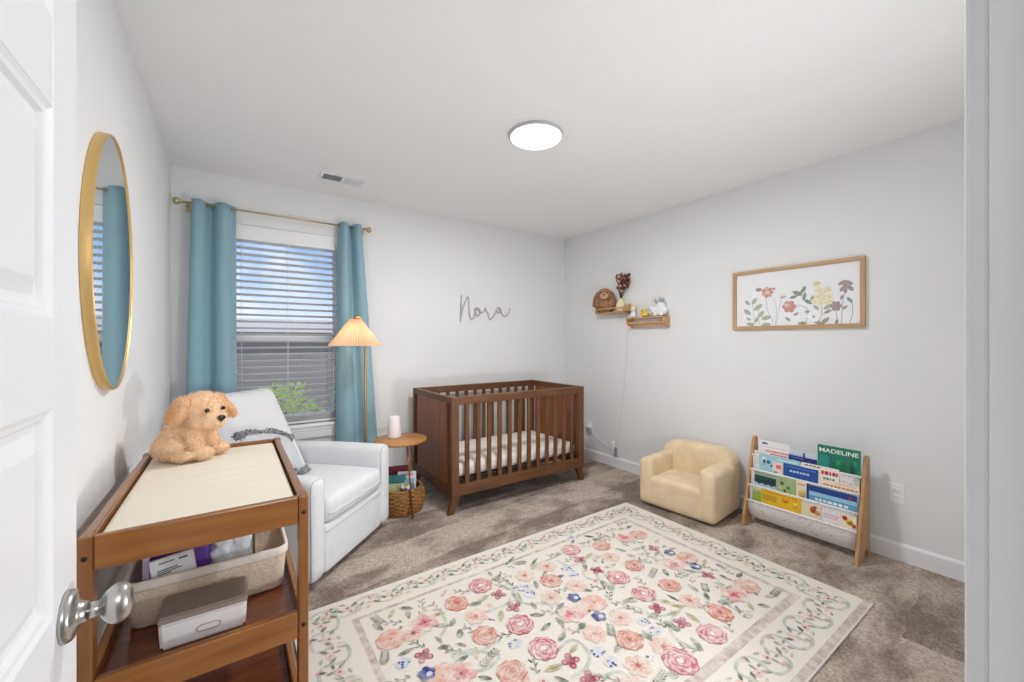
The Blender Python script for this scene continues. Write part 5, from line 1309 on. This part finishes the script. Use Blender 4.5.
bouquet((391, 639.5), (425, 623), [(427, 674)])
bouquet((443, 676), (461, 674), [])
at([(413, 633)], lambda x, y: daisy(x, y, .055))
at([(520, 588), (531, 594.6), (566.5, 568.8), (573, 574), (525.5, 588), (643.5, 621.5), (655, 631), (598, 651.5), (611, 662), (515, 643.7), (403, 663), (572, 538)], specks)
at([(496, 578), (537, 615), (559, 577), (536, 584.6), (603, 584), (628.7, 600.2), (562, 637), (546, 627), (618.5, 647.6), (645, 636), (630, 601), (408, 614), (378, 627), (406, 652), (620.5, 550), (606, 584), (725.8, 577.8), (696.7, 643.7), (647, 635.5), (755, 592), (629, 527), (693, 588), (706.6, 596.5), (689, 571), (650, 600), (586, 590), (560, 622)], lambda x, y: leaf(x, y, .062))
at([(452.6, 622.6), (460, 634), (402.7, 630), (631.5, 555.7), (636, 549), (582, 626), (600, 600), (720, 566), (764, 606), (748, 616)], lambda x, y: leaf(x, y, .05, None, 'leaf', .5))
at([(533.7, 562.7), (510, 561), (546, 571)], lambda x, y: leaf(x, y, .10, .5, 'leaf', .16))
at([(461.5, 592), (505, 575.5), (550, 612.6), (598, 588), (620.5, 603.5), (571, 631), (690.6, 649), (727.5, 626), (554, 555), (640, 581), (470, 630), (393, 623), (586, 543), (706, 606), (610, 530)], lambda x, y: twig(x, y))
at([(490, 657, ), (653, 572.5), (675, 668), (660, 679), (612, 584)], lambda x, y: fern(x, y, .11, rg.uniform(.1, 1.0)))
at([(483, 599), (501, 615), (554, 668), (665.6, 601.8), (693, 618), (589, 556), (610, 566)], lambda x, y: leaf(x, y, .075, None, 'olive', .34))
# a few motifs in the part of the field below the picture
for (x, y, f) in ((.72, 1.02, 'r'), (.95, .93, 'c'), (1.2, .95, 'd'), (.62, 1.25, 'c'), (.86, 1.2, 'd'), (1.45, .93, 'r'), (.62, .95, 'd')):
    {'r': lambda: rose(x, y, .068), 'c': lambda: rose(x, y, .058, ('coral', 'corald', 'corall')), 'd': lambda: daisy(x, y, .06)}[f]()
# small leaves, twigs and specks between the blooms
TAKEN = []
for f_ in bm.faces:
    if f_.material_index not in (RN.index('ground'), RN.index('line'), RN.index('vine')): TAKEN.append((f_.calc_center_median().to_2d()))
kd_ = {}
for q in TAKEN: kd_.setdefault((int(q.x / .03), int(q.y / .03)), []).append(q)
def free(x, y, r_):
    i, j = int(x / .03), int(y / .03)
    return all((q - Vector((x, y))).length > r_ for a in range(-2, 3) for b in range(-2, 3) for q in kd_.get((i + a, j + b), ()))
for k in range(1400):
    x, y = rg.uniform(.50, 2.25), rg.uniform(.90, 1.87)
    if not free(x, y, .042): continue
    kd_.setdefault((int(x / .03), int(y / .03)), []).append(Vector((x, y)))
    t = rg.random()
    if t < .34: leaf(x, y, rg.uniform(.045, .065), None, rg.choice(('leaf', 'leafd')), rg.uniform(.26, .4))
    elif t < .62: twig(x, y, rg.uniform(.06, .08), None, rg.choice(('twig', 'leafd', 'leafd')))
    elif t < .74: fern(x, y, .075, rg.uniform(0, 3.1))
    elif t < .84: leaf(x, y, .06, None, 'olive')
    elif t < .92:
        for q in range(4): blob(x + rg.uniform(-.016, .016), y + rg.uniform(-.014, .014), .006, .005, 0, rg.choice(('blue', 'plum', 'sky')), 11, 8)
    else: blob(x, y, .020, .016, rg.uniform(0, 3), 'peach', 9, 12, scal=.12, sn=5); blob(x, y, .007, .006, 0, 'plum', 11, 8)
# border: a winding stem with leaves and blossoms
def border(p0, p1, amp, period, flip):
    p0 = Vector(p0); p1 = Vector(p1); d = (p1 - p0); L = d.length; d /= L; nn_ = Vector((-d.y, d.x))
    n_ = max(2, round(L / period)); pts = []
    for i in range(n_ * 14 + 1):
        t = i / 14; q = p0 + d * (L * t / n_) + nn_ * (amp * math.sin(2 * PI * t)) + d * (-period * .135 * math.sin(4 * PI * t)); pts.append((q.x, q.y))
    ribbon(pts, .0145, 'vine', 3)
    ang = math.atan2(d.y, d.x)
    for i in range(n_ * 2):
        t = (i + .5) / 2; s = 1 if i % 2 == 0 else -1
        c = p0 + d * (L * (t - .0) / n_) - nn_ * (amp * .20 * s)
        for (a, b, l_, an, cc) in ((-.030, .012, .034, .9, 'leafd'), (.032, -.010, .034, -.8, 'leafd'), (.010, .032, .030, 1.6, 'leaf'), (-.014, -.030, .028, .3, 'olive'), (.040, .022, .024, .1, 'leafd')):
            q = c + d * a + nn_ * b * s; leaf(q.x, q.y, l_, ang + an * s, cc, .36)
        q = c + nn_ * .005 * s; blob(q.x, q.y, .022, .017, ang + .4, 'peach', 9, 12, scal=.12, sn=5); blob(q.x, q.y, .007, .006, 0, 'plum' if i % 3 else 'tan', 11, 8)
        q = c + nn_ * (amp * .95 * s) + d * .03; leaf(q.x, q.y, .028, ang + 1.2, 'olive' if i % 2 else 'leaf', .4); blob(q.x - .012, q.y + .006, .012, .010, 0, 'pink', 9, 10)
border((.30, 2.002), (2.45, 2.002), .046, .200, 1)
border((.30, .735), (2.45, .735), .066, .215, 1)
border((2.42, .76), (2.42, 2.03), .064, .205, 1)
border((.33, .76), (.33, 2.0), .064, .205, 1)
rug = obj('area_rug', bm, RM)
tag(rug, 'cream floral area rug with pink roses on the carpet', 'rug')
# ================================================================== camera
cam = bpy.data.cameras.new('camera'); cam.sensor_width = 36; cam.lens = FOC / 1024 * 36; cam.clip_start = .01
co = bpy.data.objects.new('camera', cam); co.location = (0, 0, CAM_Z); co.rotation_euler = (R(90), 0, -YAW); COL.objects.link(co)
sc.camera = co
sc.view_settings.view_transform = 'Standard'; sc.view_settings.look = 'None'; sc.view_settings.gamma = 1; sc.view_settings.use_curve_mapping = False
sc.view_settings.exposure = 0.05
try:
    sc.cycles.use_denoising = True; sc.cycles.max_bounces = 10; sc.cycles.diffuse_bounces = 6
    sc.cycles.sample_clamp_indirect = 6
except Exception: pass
